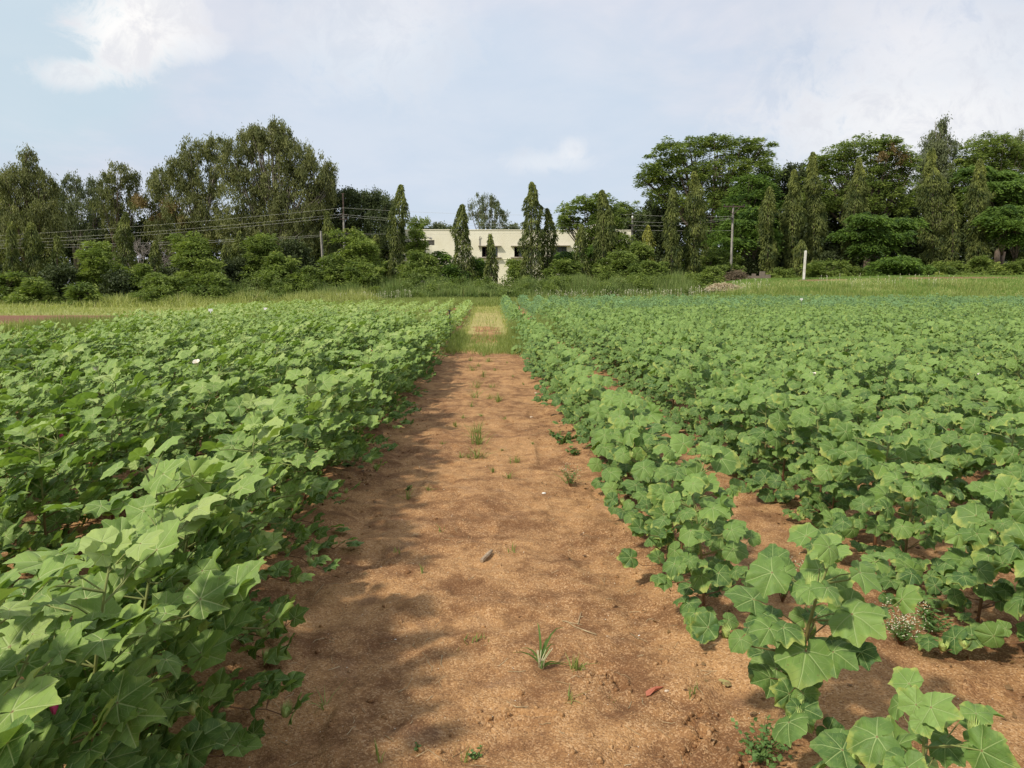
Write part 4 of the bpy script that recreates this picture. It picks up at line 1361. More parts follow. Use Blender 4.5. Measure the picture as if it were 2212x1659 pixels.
undergrowth()

# pale seed heads along the headland
def seed_heads():
    r2 = np.random.default_rng(3)
    b = MB()
    xx = np.concatenate([r2.uniform(4, 24, 260), r2.uniform(-14, -6, 90), r2.uniform(28, 40, 60)])
    for x in xx:
        y = r2.uniform(62, 65.5)
        z = float(T(x, y)) + r2.uniform(0.45, 0.95)
        b.tube([(x, y, z), (x + r2.normal(0, .02), y, z + 0.09)], [0.022, 0.012], 4)
        b.tube([(x, y, z - 0.5), (x, y, z)], [0.005, 0.005], 3, False)
    o = b.build('seed_heads', M_SEED)
    tag(o, 'tiny pale seed heads standing in the headland grass', 'seed heads', kind='stuff')


seed_heads()

# ------------------------------------------------------------------ the cream building
def cream():
    m, q = newmat('cream_render')
    t = q.n('ShaderNodeTexCoord').outputs['Object']
    x, y, z = q.xyz(t)
    c = q.mix(q.step(q.noise(t, 0.35, 5, 0.6), 0.35, 0.7), (0.80, 0.76, 0.62), (0.73, 0.68, 0.53))
    st = q.noise(q.comb(q.m('MULTIPLY', x, 1.6), y, q.m('MULTIPLY', z, 0.16)), 1.0, 5, 0.7)
    topf = q.step(z, 6.3, 8.9)
    c = q.mix(q.m('MULTIPLY', q.step(st, 0.52, 0.72), q.m('ADD', q.m('MULTIPLY', topf, 0.28), 0.05)), c, (0.34, 0.30, 0.22))
    c = q.mix(q.step(q.noise(t, 0.6, 4), 0.62, 0.70, 0.0, 0.16), c, (0.50, 0.46, 0.37))
    out(m, principled(q, c, 0.9, 0.1, bump(q, q.noise(t, 6.0, 4), 0.01, 0.4)))
    return m


M_CREAM = cream()
M_GREYW = simple('grey_roof_edge', (0.42, 0.42, 0.40), (0.30, 0.30, 0.28), 0.8, 0.9, 0.1)
M_SILL = simple('dirty_sill', (0.42, 0.38, 0.32), (0.25, 0.21, 0.18), 1.5, 0.9, 0.1)


def glass():
    m, q = newmat('window_glass')
    b = q.n('ShaderNodeBsdfPrincipled')
    b.inputs['Base Color'].default_value = (0.06, 0.07, 0.075, 1)
    b.inputs['Roughness'].default_value = 0.12
    b.inputs['Specular IOR Level'].default_value = 0.7
    out(m, b.outputs[0])
    return m


M_GLASS = glass()


def wall_holes(b, x0, x1, z0, z1, y0, y1, holes):
    """front wall slab with rectangular openings (x0,x1,z0,z1)"""
    xs = sorted(set([x0, x1] + [h[0] for h in holes] + [h[1] for h in holes]))
    zs = sorted(set([z0, z1] + [h[2] for h in holes] + [h[3] for h in holes]))
    for i in range(len(xs) - 1):
        run = None
        for j in range(len(zs) - 1):
            cx, cz = (xs[i] + xs[i + 1]) / 2, (zs[j] + zs[j + 1]) / 2
            hole = any(h[0] < cx < h[1] and h[2] < cz < h[3] for h in holes)
            if not hole:
                # butt the pieces: every piece is its own closed cell without inner faces showing
                b.box(xs[i], xs[i + 1], y0, y1, zs[j], zs[j + 1])


def building():
    YB = 95.0
    gz = float(T(0, YB))
    tl = At(845, 497, YB); trr = At(1365, 497, YB)
    X0, X1, ZT = tl.x, trr.x, tl.z - gz
    e = empty('building', (0, YB, gz))
    def wx(px): return At(px, 550, YB).x
    def wz(py): return At(1106, py, YB).z - gz
    wins = [(1041, 1075, 533, 555, 'open dark window'), (1111, 1152, 533, 555, 'window with pale glass panes'), (1189, 1224, 532, 554, 'window half hidden by trees')]
    holes = [(wx(a), wx(b_), wz(d), wz(c)) for a, b_, c, d, _ in wins]
    lv = (wx(922), wx(939), wz(530), wz(519))
    holes.append(lv)
    b = MB()
    wall_holes(b, X0, X1, -0.3, ZT, 0.0, 0.3, holes)
    b.box(X0, X0 + 0.3, 0.3, 14, -0.3, ZT); b.box(X1 - 0.3, X1, 0.3, 14, -0.3, ZT)
    b.box(X0 + 0.3, X1 - 0.3, 13.7, 14, -0.3, ZT)
    b.build('wall', M_CREAM, e)
    b = MB(); b.box(X0 + .3, X1 - .3, 0.3, 13.7, ZT - 0.6, ZT - 0.4); b.build('roof', M_GREYW, e)
    b = MB(); b.box(X0 - .05, X1 + .05, -0.06, 0.36, ZT + 0.002, ZT + 0.10); b.build('parapet_coping', M_CREAM, e)
    b = MB(); b.box(X0 + .3, X1 - .3, 3.0, 3.2, 0, ZT - 0.6); b.build('inner_wall', simple('dim_inner_wall', (0.12, 0.11, 0.10)), e)
    for (h, wdat) in zip(holes[:3], wins):
        x0, x1, z0, z1 = h
        f = MB(); t = 0.06
        f.box(x0, x0 + t, 0.10, 0.16, z0, z1); f.box(x1 - t, x1, 0.10, 0.16, z0, z1)
        f.box(x0 + t, x1 - t, 0.10, 0.16, z1 - t, z1); f.box(x0 + t, x1 - t, 0.10, 0.16, z0, z0 + t)
        for k in (1, 2, 3):
            xx = x0 + (x1 - x0) * k / 4
            f.box(xx - .03, xx + .03, 0.10, 0.16, z0 + t, z1 - t)
        wo_ = f.build('window', M_STEEL, e)
        wo_['label'] = wdat[4]
        p = MB()
        rngk = (1, 2, 3) if 'pale' in wdat[4] else ((3,) if 'open' in wdat[4] else (0, 1, 2, 3))
        for k in rngk:
            xa = x0 + (x1 - x0) * k / 4 + .04; xb = x0 + (x1 - x0) * (k + 1) / 4 - .04
            p.box(xa, xb, 0.12, 0.135, z0 + t, z1 - t)
        p.build('pane', M_GLASS, wo_)
        s = MB(); s.box(x0 - 0.45, x1 + 0.45, -0.42, -0.002, z0 - 0.14, z0 - 0.02); s.build('sill', M_SILL, e)
        s = MB(); s.box(x0 - 0.45, x1 + 0.45, -0.45, -0.002, z1 + 0.04, z1 + 0.12); s.build('sunshade', M_SILL, e)
    x0, x1, z0, z1 = lv
    f = MB(); f.box(x0, x1, 0.16, 0.18, z0, z1); lo = f.build('louvre_window', M_DARK, e)
    f = MB()
    for k in range(5):
        zz = z0 + (z1 - z0) * (k + 0.3) / 5
        f.box(x0 + .05, x1 - .05, 0.06, 0.13, zz, zz + 0.035)
    f.box(x0, x0 + .05, 0.04, 0.15, z0, z1); f.box(x1 - .05, x1, 0.04, 0.15, z0, z1)
    f.build('slats', M_CONC, lo)
    for (px, t, bt) in ((1036, 510, 540), (1055, 504, 524)):
        b = MB(); xx = wx(px)
        b.tube([(xx, -0.10, wz(bt)), (xx, -0.10, wz(t + 4)), (xx + .1, -0.14, wz(t))], 0.05, 6)
        for zz in (wz(t + 8), wz(bt - 4)): b.box(xx - .09, xx + .09, -0.06, -0.002, zz, zz + .05)
        b.build('drainpipe', M_CONC, e)
    b = MB()
    for z_ in (wz(559),):
        b.box(X0 + 0.4, X1 - 0.4, -0.05, -0.003, z_ - 0.05, z_)
    b.build('string_course', M_CREAM, e)
    tag(e, 'long cream flat-roofed building behind the mast trees at the path end', 'building')
    # taller block behind its right end
    Yb = 106.0
    a = At(1332, 458, Yb); c = At(1366, 458, Yb)
    e2 = empty('building', ((a.x + c.x) / 2, Yb, gz))
    hw = (c.x - a.x) / 2
    b = MB(); b.box(-hw - 2.6, hw, 0, 8, -0.3, a.z - gz); b.build('wall', M_CREAM, e2)
    b = MB(); b.box(-hw - 2.7, hw + .1, -0.1, 8.1, a.z - gz + .002, a.z - gz + .2); b.build('parapet_coping', M_GREYW, e2)
    tag(e2, 'taller cream block showing through leaves above the right end of the long building', 'building')
    # low shed on the left
    Yb = 97.0
    a = At(815, 548, Yb); c = At(852, 548, Yb)
    e3 = empty('shed', ((a.x + c.x) / 2, Yb, gz))
    hw = (c.x - a.x) / 2
    b = MB(); wall_holes(b, -hw, hw, -0.2, a.z - gz, 0, .25, [(-hw + .5, hw - .4, 2.0, a.z - gz - 0.6)]); b.box(-hw, hw, 5.0, 5.25, -.2, a.z - gz)
    b.build('wall', M_CREAM, e3)
    b = MB(); b.box(-hw - .4, hw + .4, -0.6, 6, a.z - gz + .003, a.z - gz + .2); b.build('roof', M_DARK, e3)
    tag(e3, 'small shed with dark opening between dark tree and building left end', 'shed')


building()

# ------------------------------------------------------------------ poles and wires
def pole(px, ytop, ybot, Y, label, kind, lean=0.0):
    t = At(px, ytop, Y); b0 = At(px, ybot, Y)
    gz = float(T(t.x, Y))
    Hh = t.z - gz
    e = empty('utility_pole', (t.x, Y, gz))
    b = MB(); b.tube([(lean, 0, -0.5), (0, 0, Hh)], [0.15, 0.10], 4 if kind != 'round' else 8); b.build('shaft', M_CONC, e)
    pts = []
    if kind == 'cross':
        a = MB(); a.box(-1.05, 1.2, -0.12, -0.04, Hh - 0.02, Hh + 0.10); a.tube([(-0.7, -.08, Hh), (0, -.08, Hh - 0.8)], .03, 4); a.tube([(0.7, -.08, Hh), (0, -.08, Hh - 0.8)], .03, 4)
        a.build('crossarm', M_STEEL, e)
        for x in (-0.95, 0.0, 1.1):
            a = MB(); a.tube([(x, -.08, Hh + .1), (x, -.08, Hh + .16), (x, -.08, Hh + .22), (x, -.08, Hh + .28)], [0.04, 0.09, 0.07, .03], 7); a.build('insulator', M_DARK, e)
        a = MB(); a.tube([(-0.5, -0.15, Hh - 1.25), (-0.1, -.2, Hh - 1.0), (-0.05, -.2, Hh - 0.5)], 0.03, 5); a.box(-.28, -.08, -.35, -.14, Hh - 1.35, Hh - 1.1)
        a.build('junction_box', M_DARK, e)
        pts = [(t.x, Y, gz + Hh - 1.0), (t.x, Y, gz + Hh - 1.2), (t.x, Y, gz + Hh - 1.9)]
    elif kind == 'mast':
        a = MB(); a.box(-0.06, 0.06, -0.05, 0.05, Hh, Hh + 2.1); a.box(-0.16, 0.16, -.06, -.05 + .001, Hh + 2.1, Hh + 2.16); a.build('top_mast', M_STEEL, e)
        for z in (-0.1, -0.55, -1.9):
            a = MB(); a.box(-0.42, 0.42, -0.16, -0.115, Hh + z, Hh + z + .08); a.build('bracket', M_STEEL, e)
    elif kind == 'bracket':
        for z in (-0.1, -0.8, -1.4):
            a = MB(); a.box(-0.35, 0.35, -0.16, -0.115, Hh + z, Hh + z + .08); a.build('bracket', M_STEEL, e)
        a = MB(); a.tube([(0, 0, Hh), (0, 0, Hh + .18), (0, 0, Hh + .3)], [.06, .11, .05], 7); a.build('insulator', M_WHITE, e)
    tag(e, label, 'utility pole', 'utility poles carrying the wires')
    return e


pole(742, 463, 600, 81, 'grey pole with a thin iron mast on top before the dark flat-topped tree', 'mast')
pole(693, 499, 600, 78, 'short leaning pole left of the pole with the iron mast', 'plain', lean=0.25)
pole(1366, 472, 600, 84, 'concrete pole with white insulator at the right corner of the building', 'bracket')
pole(1584, 447, 583, 79, 'tall concrete pole with a crossarm, standing clear on the right', 'cross')


def wire(pa, pb, sag, label):
    A = At(*pa); B = At(*pb)
    b = MB()
    n = 24
    pts = []
    for i in range(n + 1):
        t = i / n
        p = A.lerp(B, t)
        pts.append((p.x, p.y, p.z - sag * 4 * t * (1 - t)))
    b.tube(pts, 0.008, 4)
    o = b.build('power_line', M_WIRE)
    tag(o, label, 'power line', 'overhead wires between the poles')


wire((741, 449, 80.9), (-140, 516, 84), 0.3, 'topmost wire running left from the iron mast')
wire((741, 462, 80.8), (-140, 526, 83), 0.4, 'upper wire of the close pair running left from the mast pole')
wire((741, 468, 80.7), (-140, 533, 83), 0.4, 'lower wire of the close pair running left from the mast pole')
wire((741, 505, 80.6), (-140, 530, 82), 0.35, 'upper wire of the lowest pair left of the mast pole')
wire((741, 508, 80.6), (-140, 537, 82), 0.35, 'lowest wire left of the mast pole')
wire((741, 449, 80.9), (1366, 463, 83.9), 0.35, 'topmost wire crossing the sky above the building roof')
wire((741, 463, 80.8), (1366, 478, 83.8), 0.6, 'upper wire of the sky pair between mast pole and building corner pole')
wire((741, 467, 80.7), (1366, 486, 83.8), 0.6, 'lower wire of the sky pair between mast pole and building corner pole')
wire((741, 505, 80.6), (1366, 497, 83.8), 0.2, 'lowest wire passing before the building roofline')
wire((1366, 463, 83.9), (1583, 467, 78.9), 0.15, 'top wire from the building corner pole to the crossarm pole')
wire((1366, 478, 83.8), (1583, 470, 78.9), 0.3, 'second wire from the building corner pole to the crossarm pole')
wire((1366, 486, 83.8), (1583, 472, 78.9), 0.35, 'third wire from the building corner pole to the crossarm pole')
wire((1366, 497, 83.8), (1583, 498, 78.9), 0.05, 'lowest wire between building corner pole and crossarm pole')


def street_lamp():
    Y = 88
    t = At(918, 511, Y); gz = float(T(t.x, Y)); Hh = t.z - gz
    e = empty('street_lamp', (t.x, Y, gz))
    b = MB(); b.tube([(0, 0, -0.2), (0, 0, Hh)], [0.09, 0.07], 8); b.build('post', M_DARK, e)
    b = MB(); b.tube([(0, 0, Hh - 0.35), (0.15, 0, Hh - 0.12), (0.45, 0, Hh - 0.08)], [0.035] * 3, 5); b.build('arm', M_DARK, e)
    b = MB(); b.tube([(0.35, 0, Hh - 0.10), (0.6, 0, Hh - 0.16), (0.8, 0, Hh - 0.28)], [0.06, 0.13, 0.09], 8); b.build('lamp_head', M_CONC, e)
    tag(e, 'black street lamp with curved arm beside the louvred window', 'street lamp')


street_lamp()

# white post, plot markers
def post():
    a = At(1739, 542, 69.5); bz = float(T(a.x, 69.5))
    e = empty('marker_post', (a.x, 69.5, bz))
    Hh = a.z - bz
    b = MB()
    b.box(-0.085, 0.085, -0.08, 0.08, -0.2, Hh); b.box(-0.065, 0.065, -0.06, 0.06, Hh, Hh + 0.04)
    b.build('shaft', simple('chalky_white', (0.74, 0.73, 0.68), (0.55, 0.52, 0.45), 2.5, 0.8, 0.2), e)
    b = MB(); b.box(-0.17, 0.17, -0.15, 0.15, -0.3, 0.06); b.build('footing', M_CONC, e)
    e.rotation_euler = (0, R(1.2), 0)
    tag(e, 'leaning white painted post standing on the right grass bank', 'post')


post()


def marker(px, py_top, py_bot, Y, label, plate=True):
    a = At(px, py_top, Y)
    gz = float(T(a.x, Y))
    e = empty('plot_marker', (a.x, Y, gz))
    Hh = a.z - gz
    b = MB(); b.tube([(0.03, 0, -0.1), (0, 0, Hh)], 0.011 if plate else 0.018, 5); b.build('stake', M_DARK, e)
    if plate:
        b = MB(); b.box(-0.07, 0.07, -0.016, -0.012, Hh - 0.02, Hh + 0.06); b.box(-0.012, .012, -0.02, -.0163, Hh - .08, Hh + .02); b.build('plate', M_WHITE, e)
    else:
        b = MB(); b.box(-0.03, 0.03, -0.03, 0.03, Hh, Hh + 0.05); b.build('cap', M_DARK, e)
    tag(e, label, 'plot marker', 'plot markers standing in the cotton')


marker(455, 671, 690, 25, 'left one of two white-tagged stakes in the left field')
marker(574, 668, 690, 29, 'right one of two white-tagged stakes in the left field')
marker(1731, 647, 660, 36, 'white tag on a stake in the right field')
marker(971, 673, 700, 21.5, 'thin dark stake at the left edge of the path', plate=False)

# ruined brick wall, brush heap, straw heap, pipe on the bank
def brickmat():
    m, q = newmat('old_brick')
    t = q.n('ShaderNodeTexCoord').outputs['Object']
    br = q.n('ShaderNodeTexBrick')
    x, y, z = q.xyz(t)
    q.put(br.inputs['Vector'], q.comb(x, z, 0.0))
    br.inputs['Color1'].default_value = (0.20, 0.15, 0.115, 1); br.inputs['Color2'].default_value = (0.13, 0.11, 0.09, 1)
    br.inputs['Mortar'].default_value = (0.25, 0.23, 0.20, 1); br.inputs['Scale'].default_value = 3.0
    out(m, principled(q, br.outputs[0], 0.95, 0.1))
    return m


M_BRICK = brickmat()
a = At(1622, 583, 77)
e = empty('brick_wall', (a.x, 77, float(T(a.x, 77))))
b = MB()
b.box(-0.3, 1.5, 0, 0.3, -0.1, 0.5); b.box(1.0, 1.5, 0, 0.3, 0.503, 0.95); b.box(1.5, 2.1, 0.02, 0.28, -0.1, 0.62); b.box(0.2, 0.55, 0, .3, .503, .72)
b.build('wall', M_BRICK, e)
tag(e, 'stub of broken brick wall between the crossarm pole and the white post', 'wall')


def heap(name, px, py, Y, rx, rz, mat, n, label, cat, tw=0.02, ln=0.9):
    a = At(px, py, Y)
    e_z = float(T(a.x, Y))
    r2 = np.random.default_rng(int(px))
    b = MB()
    for i in range(n):
        u = r2.normal(0, 0.42, 2)
        x, y = u[0] * rx, u[1] * rx * 0.6
        h = rz * max(0.05, 1 - (u[0] ** 2 + u[1] ** 2)) * r2.uniform(0.3, 1)
        an = r2.uniform(0, 3.14); l = ln * r2.uniform(0.4, 1)
        dx_, dy_, dz_ = math.cos(an) * l / 2, math.sin(an) * l / 2, r2.normal(0, .35) * l / 2
        b.tube([(x - dx_, y - dy_, max(0, h - dz_)), (x + r2.normal(0, .05), y, h + .05), (x + dx_, y + dy_, max(0, h + dz_))], [tw, tw, tw * .5], 3, False)
    o = b.build(name, mat)
    o.location = (a.x, Y, e_z)
    tag(o, label, cat)


heap('brush_pile', 1590, 592, 75, 1.6, 1.1, simple('dry_twigs', (0.17, 0.13, 0.085), (0.11, 0.085, 0.055), 3.0), 300, 'pile of dry brown branches at the foot of the bank near the pole', 'brush pile', 0.022, 1.2)
heap('straw_heap', 1562, 618, 66, 1.9, 0.65, simple('bleached_straw', (0.50, 0.42, 0.27), (0.36, 0.29, 0.18), 3.0), 1100, 'pale heap of dried stalks at the far edge of the right field', 'straw heap', 0.02, 0.9)
heap('dry_stalks', 145, 640, 68, 0.9, 1.5, simple('brown_dry_leaves', (0.17, 0.085, 0.06), (0.10, 0.06, 0.045), 3.0), 320, 'dry brown stalks standing among the shrubs on the left', 'dry stalks', 0.028, 0.8)

# ------------------------------------------------------------------ small things on the path
def gravel():
    r2 = np.random.default_rng(8)
    n = 21000
    y = 1.5 + 7.5 * r2.random(n) ** 1.5
    x = r2.uniform(-1.25, 3.2, n)
    k = (x < 1.25) | (r2.random(n) < 0.6)
    x, y = x[k], y[k]; n = len(x)
    s = np.clip(r2.lognormal(-6.15, 0.38, n), 0.0012, 0.0085)
    base = np.array([(1, 0, 0), (0, 1, 0), (-1, 0, 0), (0, -1, 0), (0, 0, 1), (0, 0, -1)], float)
    V = base[None] * s[:, None, None] * r2.uniform(0.6, 1.3, (n, 6, 1)) * np.array([1, 1, 0.75])
    a = r2.uniform(0, 6.28, n)
    ca, sa = np.cos(a)[:, None], np.sin(a)[:, None]
    X = V[:, :, 0] * ca - V[:, :, 1] * sa + x[:, None]; Y = V[:, :, 0] * sa + V[:, :, 1] * ca + y[:, None]
    Z = V[:, :, 2] + (H(x, y) + 0.004 + s * 0.4)[:, None]
    F = np.array([(0, 1, 4), (1, 2, 4), (2, 3, 4), (3, 0, 4), (1, 0, 5), (2, 1, 5), (3, 2, 5), (0, 3, 5)])
    Fs = (np.arange(n)[:, None, None] * 6 + F[None]).reshape(-1, 3)
    luv = np.zeros((n, 6, 3)); luv[:, :, 2] = r2.random(n)[:, None]
    m, q = newmat('grit')
    at = q.n('ShaderNodeAttribute', attribute_name='luv')
    r = q.xyz(at.outputs['Vector'])[2]
    c = q.mix(r, (0.24, 0.12, 0.055), (0.55, 0.34, 0.17)); c = q.mix(q.step(r, 0.93, 0.97), c, (0.66, 0.58, 0.46))
    out(m, principled(q, c, 0.9, 0.2))
    o = mk('gravel', np.stack([X, Y, Z], -1).reshape(-1, 3), Fs, m, luv=luv.reshape(-1, 3))
    tag(o, 'fine grit and sand grains strewn over the near soil', 'gravel', kind='stuff')


gravel()


def clods():
    r2 = np.random.default_rng(18)
    b = MB()
    spots = []
    for _ in range(420):
        side = r2.random()
        if side < 0.35: x = -0.80 + r2.normal(0, .10)
        elif side < 0.65: x = 0.80 + r2.normal(0, .10)
        else: x = r2.uniform(-0.7, 0.8)
        spots.append((x, 1.7 + 9 * r2.random() ** 1.3, r2.uniform(0.005, 0.016)))
    for c in CRACKS:
        for (cx, cy) in c:
            for _ in range(8): spots.append((cx + r2.normal(0, .03), cy + r2.normal(0, .03), r2.uniform(0.006, 0.014)))
    for (x, y, s) in spots:
        n1, n2 = 6, 4
        V = [(0, 0, s * .8)]
        for i in range(1, n2):
            for j in range(n1):
                ph, th = i * math.pi / n2, j * 6.283 / n1
                k = s * r2.uniform(.75, 1.2)
                V.append((k * math.sin(ph) * math.cos(th), k * math.sin(ph) * math.sin(th), k * math.cos(ph) * .8))
        V = np.array(V) + [x, y, float(H(x, y)) + s * .3]
        F = [(0, 1 + j, 1 + (j + 1) % n1) for j in range(n1)]
        for i in range(n2 - 2):
            for j in range(n1):
                a0, b0 = 1 + i * n1 + j, 1 + i * n1 + (j + 1) % n1
                F += [(a0, a0 + n1, b0 + n1), (a0, b0 + n1, b0)]
        b.add(V, F)
    o = b.build('soil_clods', M_GROUND, smooth=True)
    tag(o, 'crumbled clods of red-brown earth on the path and its edges', 'soil clods', kind='stuff')


clods()


def leaf_litter():
    r2 = np.random.default_rng(38)
    n = 2600
    row = r2.choice([-1.3, -2.38, 1.13, 2.29, 3.3], n)
    x = row + r2.normal(0, 0.22, n); y = 1.2 + 9 * r2.random(n) ** 1.2
    P = np.column_stack([x, y, H(x, y) + 0.008])
    a = r2.uniform(0, 6.28, n)
    D = np.column_stack([np.cos(a), np.sin(a), r2.uniform(-.05, .25, n)])
    V, F, L = cards(P, D, r2.uniform(0.012, 0.045, n), r2.uniform(0.008, 0.028, n), r2.random(n), r2, 0.15)
    o = mk('leaf_litter', V, F, foliage_mat('dead_leaf', (0.10, 0.05, 0.025), (0.28, 0.18, 0.08), 0.1), luv=L)
    tag(o, 'dead brown leaf bits lying under the cotton rows', 'leaf litter', kind='stuff')


leaf_litter()


def straw_bits():
    r2 = np.random.default_rng(28)
    b = MB()
    for i in range(330):
        x = r2.uniform(-0.85, 1.3); y = 1.7 + 7 * r2.random() ** 1.4
        a = r2.uniform(0, 3.14); l = r2.uniform(0.015, 0.075)
        pts = []
        for t in (-1, -0.3, 0.4, 1):
            xx, yy = x + math.cos(a) * l / 2 * t + r2.normal(0, l * .04), y + math.sin(a) * l / 2 * t
            pts.append((xx, yy, float(H(xx, yy)) + 0.006 + r2.uniform(0, .004)))
        b.tube(pts, r2.uniform(0.0007, 0.0016), 3, False)
    o = b.build('straw_bits', M_STRAW)
    tag(o, 'scattered bits of dry straw and rootlets on the path', 'straw', kind='stuff')


straw_bits()


def tuft(px, py, h, n, label, lean=0.5, wd=0.006, base='grass_tuft', mat=None, spread=0.02):
    p = G(px, py)
    r2 = np.random.default_rng(int(px * 5 + py))
    a = r2.uniform(0, 6.283, n); rr = np.abs(r2.normal(0, spread, n))
    P = np.column_stack([rr * np.cos(a), rr * np.sin(a), np.zeros(n) - 0.004])
    V, F, L = blades(P, h * r2.uniform(0.5, 1.05, n), np.full(n, wd) * r2.uniform(.7, 1.3, n), lean, r2, bend=0.7)
    o = mk(base, V, F, mat or M_GRASS, luv=L)
    o.location = (p.x, p.y, float(H(p.x, p.y)) + 0.004)
    tag(o, label, 'grass tuft', 'grass tufts growing on the path')


def big_tuft():
    p = G(1168, 1445)
    e = empty('grass_clump', (p.x, p.y, float(H(p.x, p.y))))
    r2 = np.random.default_rng(6)
    bl = MB(); dry = MB()

    def ribbon(b, pts, w0):
        pts = np.array(pts)
        d = np.gradient(pts, axis=0); s = np.cross(d, [0.2, 1.0, 0.3]); s /= np.linalg.norm(s, axis=1)[:, None]
        wv = w0 * np.array([0.5, 1.0, 1.1, 0.9, 0.5, 0.08])[:len(pts), None]
        mid = pts + np.array([0, 0, -w0 * .25])
        V = np.concatenate([pts - s * wv, mid, pts + s * wv])
        n = len(pts)
        b.add(V, [(k * n + i, k * n + i + 1, (k + 1) * n + i + 1, (k + 1) * n + i) for k in (0, 1) for i in range(n - 1)])
    for (dx_, h, f) in ((-0.03, 0.26, 1), (0.10, 0.24, 1), (-0.11, 0.13, .8), (-0.15, 0.11, .8), (0.06, 0.15, .8), (0.03, 0.18, .9), (-0.05, 0.09, .8), (0.10, 0.05, .7), (0.13, 0.04, .6)):
        pts = []
        for t in np.linspace(0, 1, 6):
            pts.append((dx_ * t ** 1.6 + 0.012 * t, r2.normal(0, .004) + 0.02 * t * f, h * (1 - (1 - t) ** 1.5) - 0.03 * t ** 3))
        ribbon(bl, pts, 0.0052)
    for k in range(7):
        a = r2.uniform(-1, 1)
        dry.tube([(0.004 * k - .012, 0, -0.005), (a * 0.02, 0, 0.05), (a * 0.05 + 0.01, 0, 0.09 + 0.02 * r2.random())], [0.0045, 0.0035, 0.002], 5)
    bl.build('leaves', foliage_mat('lush_grass_blade', (0.13, 0.22, 0.06), (0.13, 0.22, 0.06), 0.25), e, True)
    dry.build('stalks', simple('pale_stalk', (0.55, 0.50, 0.33), (0.40, 0.40, 0.2), 30.0), e, True)
    e.scale = (0.85, 0.85, 0.85)
    tag(e, 'largest grass clump with pale stalks and two long blades on the path', 'grass clump')


big_tuft()
tuft(1243, 1447, 0.085, 26, 'short bright grass tuft just right of the largest clump')
tuft(1018, 1390, 0.06, 12, 'thin yellowish grass tuft left of the largest clump', spread=0.04)
tuft(1107, 1195, 0.07, 6, 'small green sprout right of the wooden stick')
tuft(1228, 1515, 0.05, 8, 'low flat grass sprout below the short bright tuft', lean=1.2)
tuft(700, 1530, 0.10, 7, 'single sprawling grass blade near the left crop edge', lean=1.5)
tuft(1003, 1650, 0.10, 6, 'upright grass sprout at the very bottom of the view')
tuft(820, 1650, 0.09, 4, 'lone grass blade at the bottom beside the left crop')
tuft(860, 1195, 0.06, 7, 'faint grass tuft near the left crop at mid path')
tuft(912, 1240, 0.08, 6, 'thin grass sprouts left of the wooden stick', spread=0.008)
tuft(1500, 1500, 0.06, 8, 'small tuft by the foot of the slender right-row cotton plant')
tuft(950, 1147, 0.05, 8, 'low grass sprout above and left of the wooden stick', lean=1.3)
tuft(1325, 1512, 0.02, 5, 'tiny sprout left of the red plastic scrap')
k = 0
for (px, py, h, n) in ((1031, 960, 0.24, 30), (1028, 990, 0.16, 20), (1030, 935, 0.18, 24), (1115, 1000, 0.08, 16), (1065, 1020, 0.06, 8), (985, 920, 0.09, 16), (1078, 868, 0.16, 26), (1058, 862, 0.12, 16),
                       (1025, 860, 0.22, 16), (1030, 838, 0.20, 20), (1045, 815, 0.16, 24), (1022, 800, 0.18, 20), (1035, 792, 0.10, 16), (1055, 782, 0.14, 26), (1000, 905, 0.07, 9), (1090, 905, 0.06, 8),
                       (1062, 838, 0.10, 14), (1108, 815, 0.07, 12), (1130, 832, 0.06, 10), (1150, 960, 0.04, 8), (1012, 990, 0.07, 10), (995, 990, 0.08, 10), (925, 1060, 0.06, 10), (1085, 975, 0.05, 8),
                       (880, 1080, 0.12, 6), (1210, 940, 0.08, 8), (1225, 1045, 0.12, 10), (1040, 900, 0.06, 12), (1018, 880, 0.12, 10), (955, 960, 0.05, 8), (1098, 1035, 0.10, 8), (1070, 800, 0.08, 14), (1045, 770, 0.12, 22),
                       (1095, 785, 0.06, 12), (1015, 780, 0.12, 14)):
    tuft(px, py, h * 1.1, int(n * 1.5), 'X', wd=0.007, lean=0.85, spread=(0.04 if n > 13 else 0.007))
# labels for the mid-path tufts: counted from the camera
tf = sorted([o for o in bpy.data.objects if o.get('label') == 'X'], key=lambda o: o.location.y)
for i, o in enumerate(tf):
    sz = 'taller' if o.dimensions.z > 0.15 else 'low'
    o['label'] = '%s grass tuft on the path, %s beyond the wooden stick' % (sz, ORD[i])


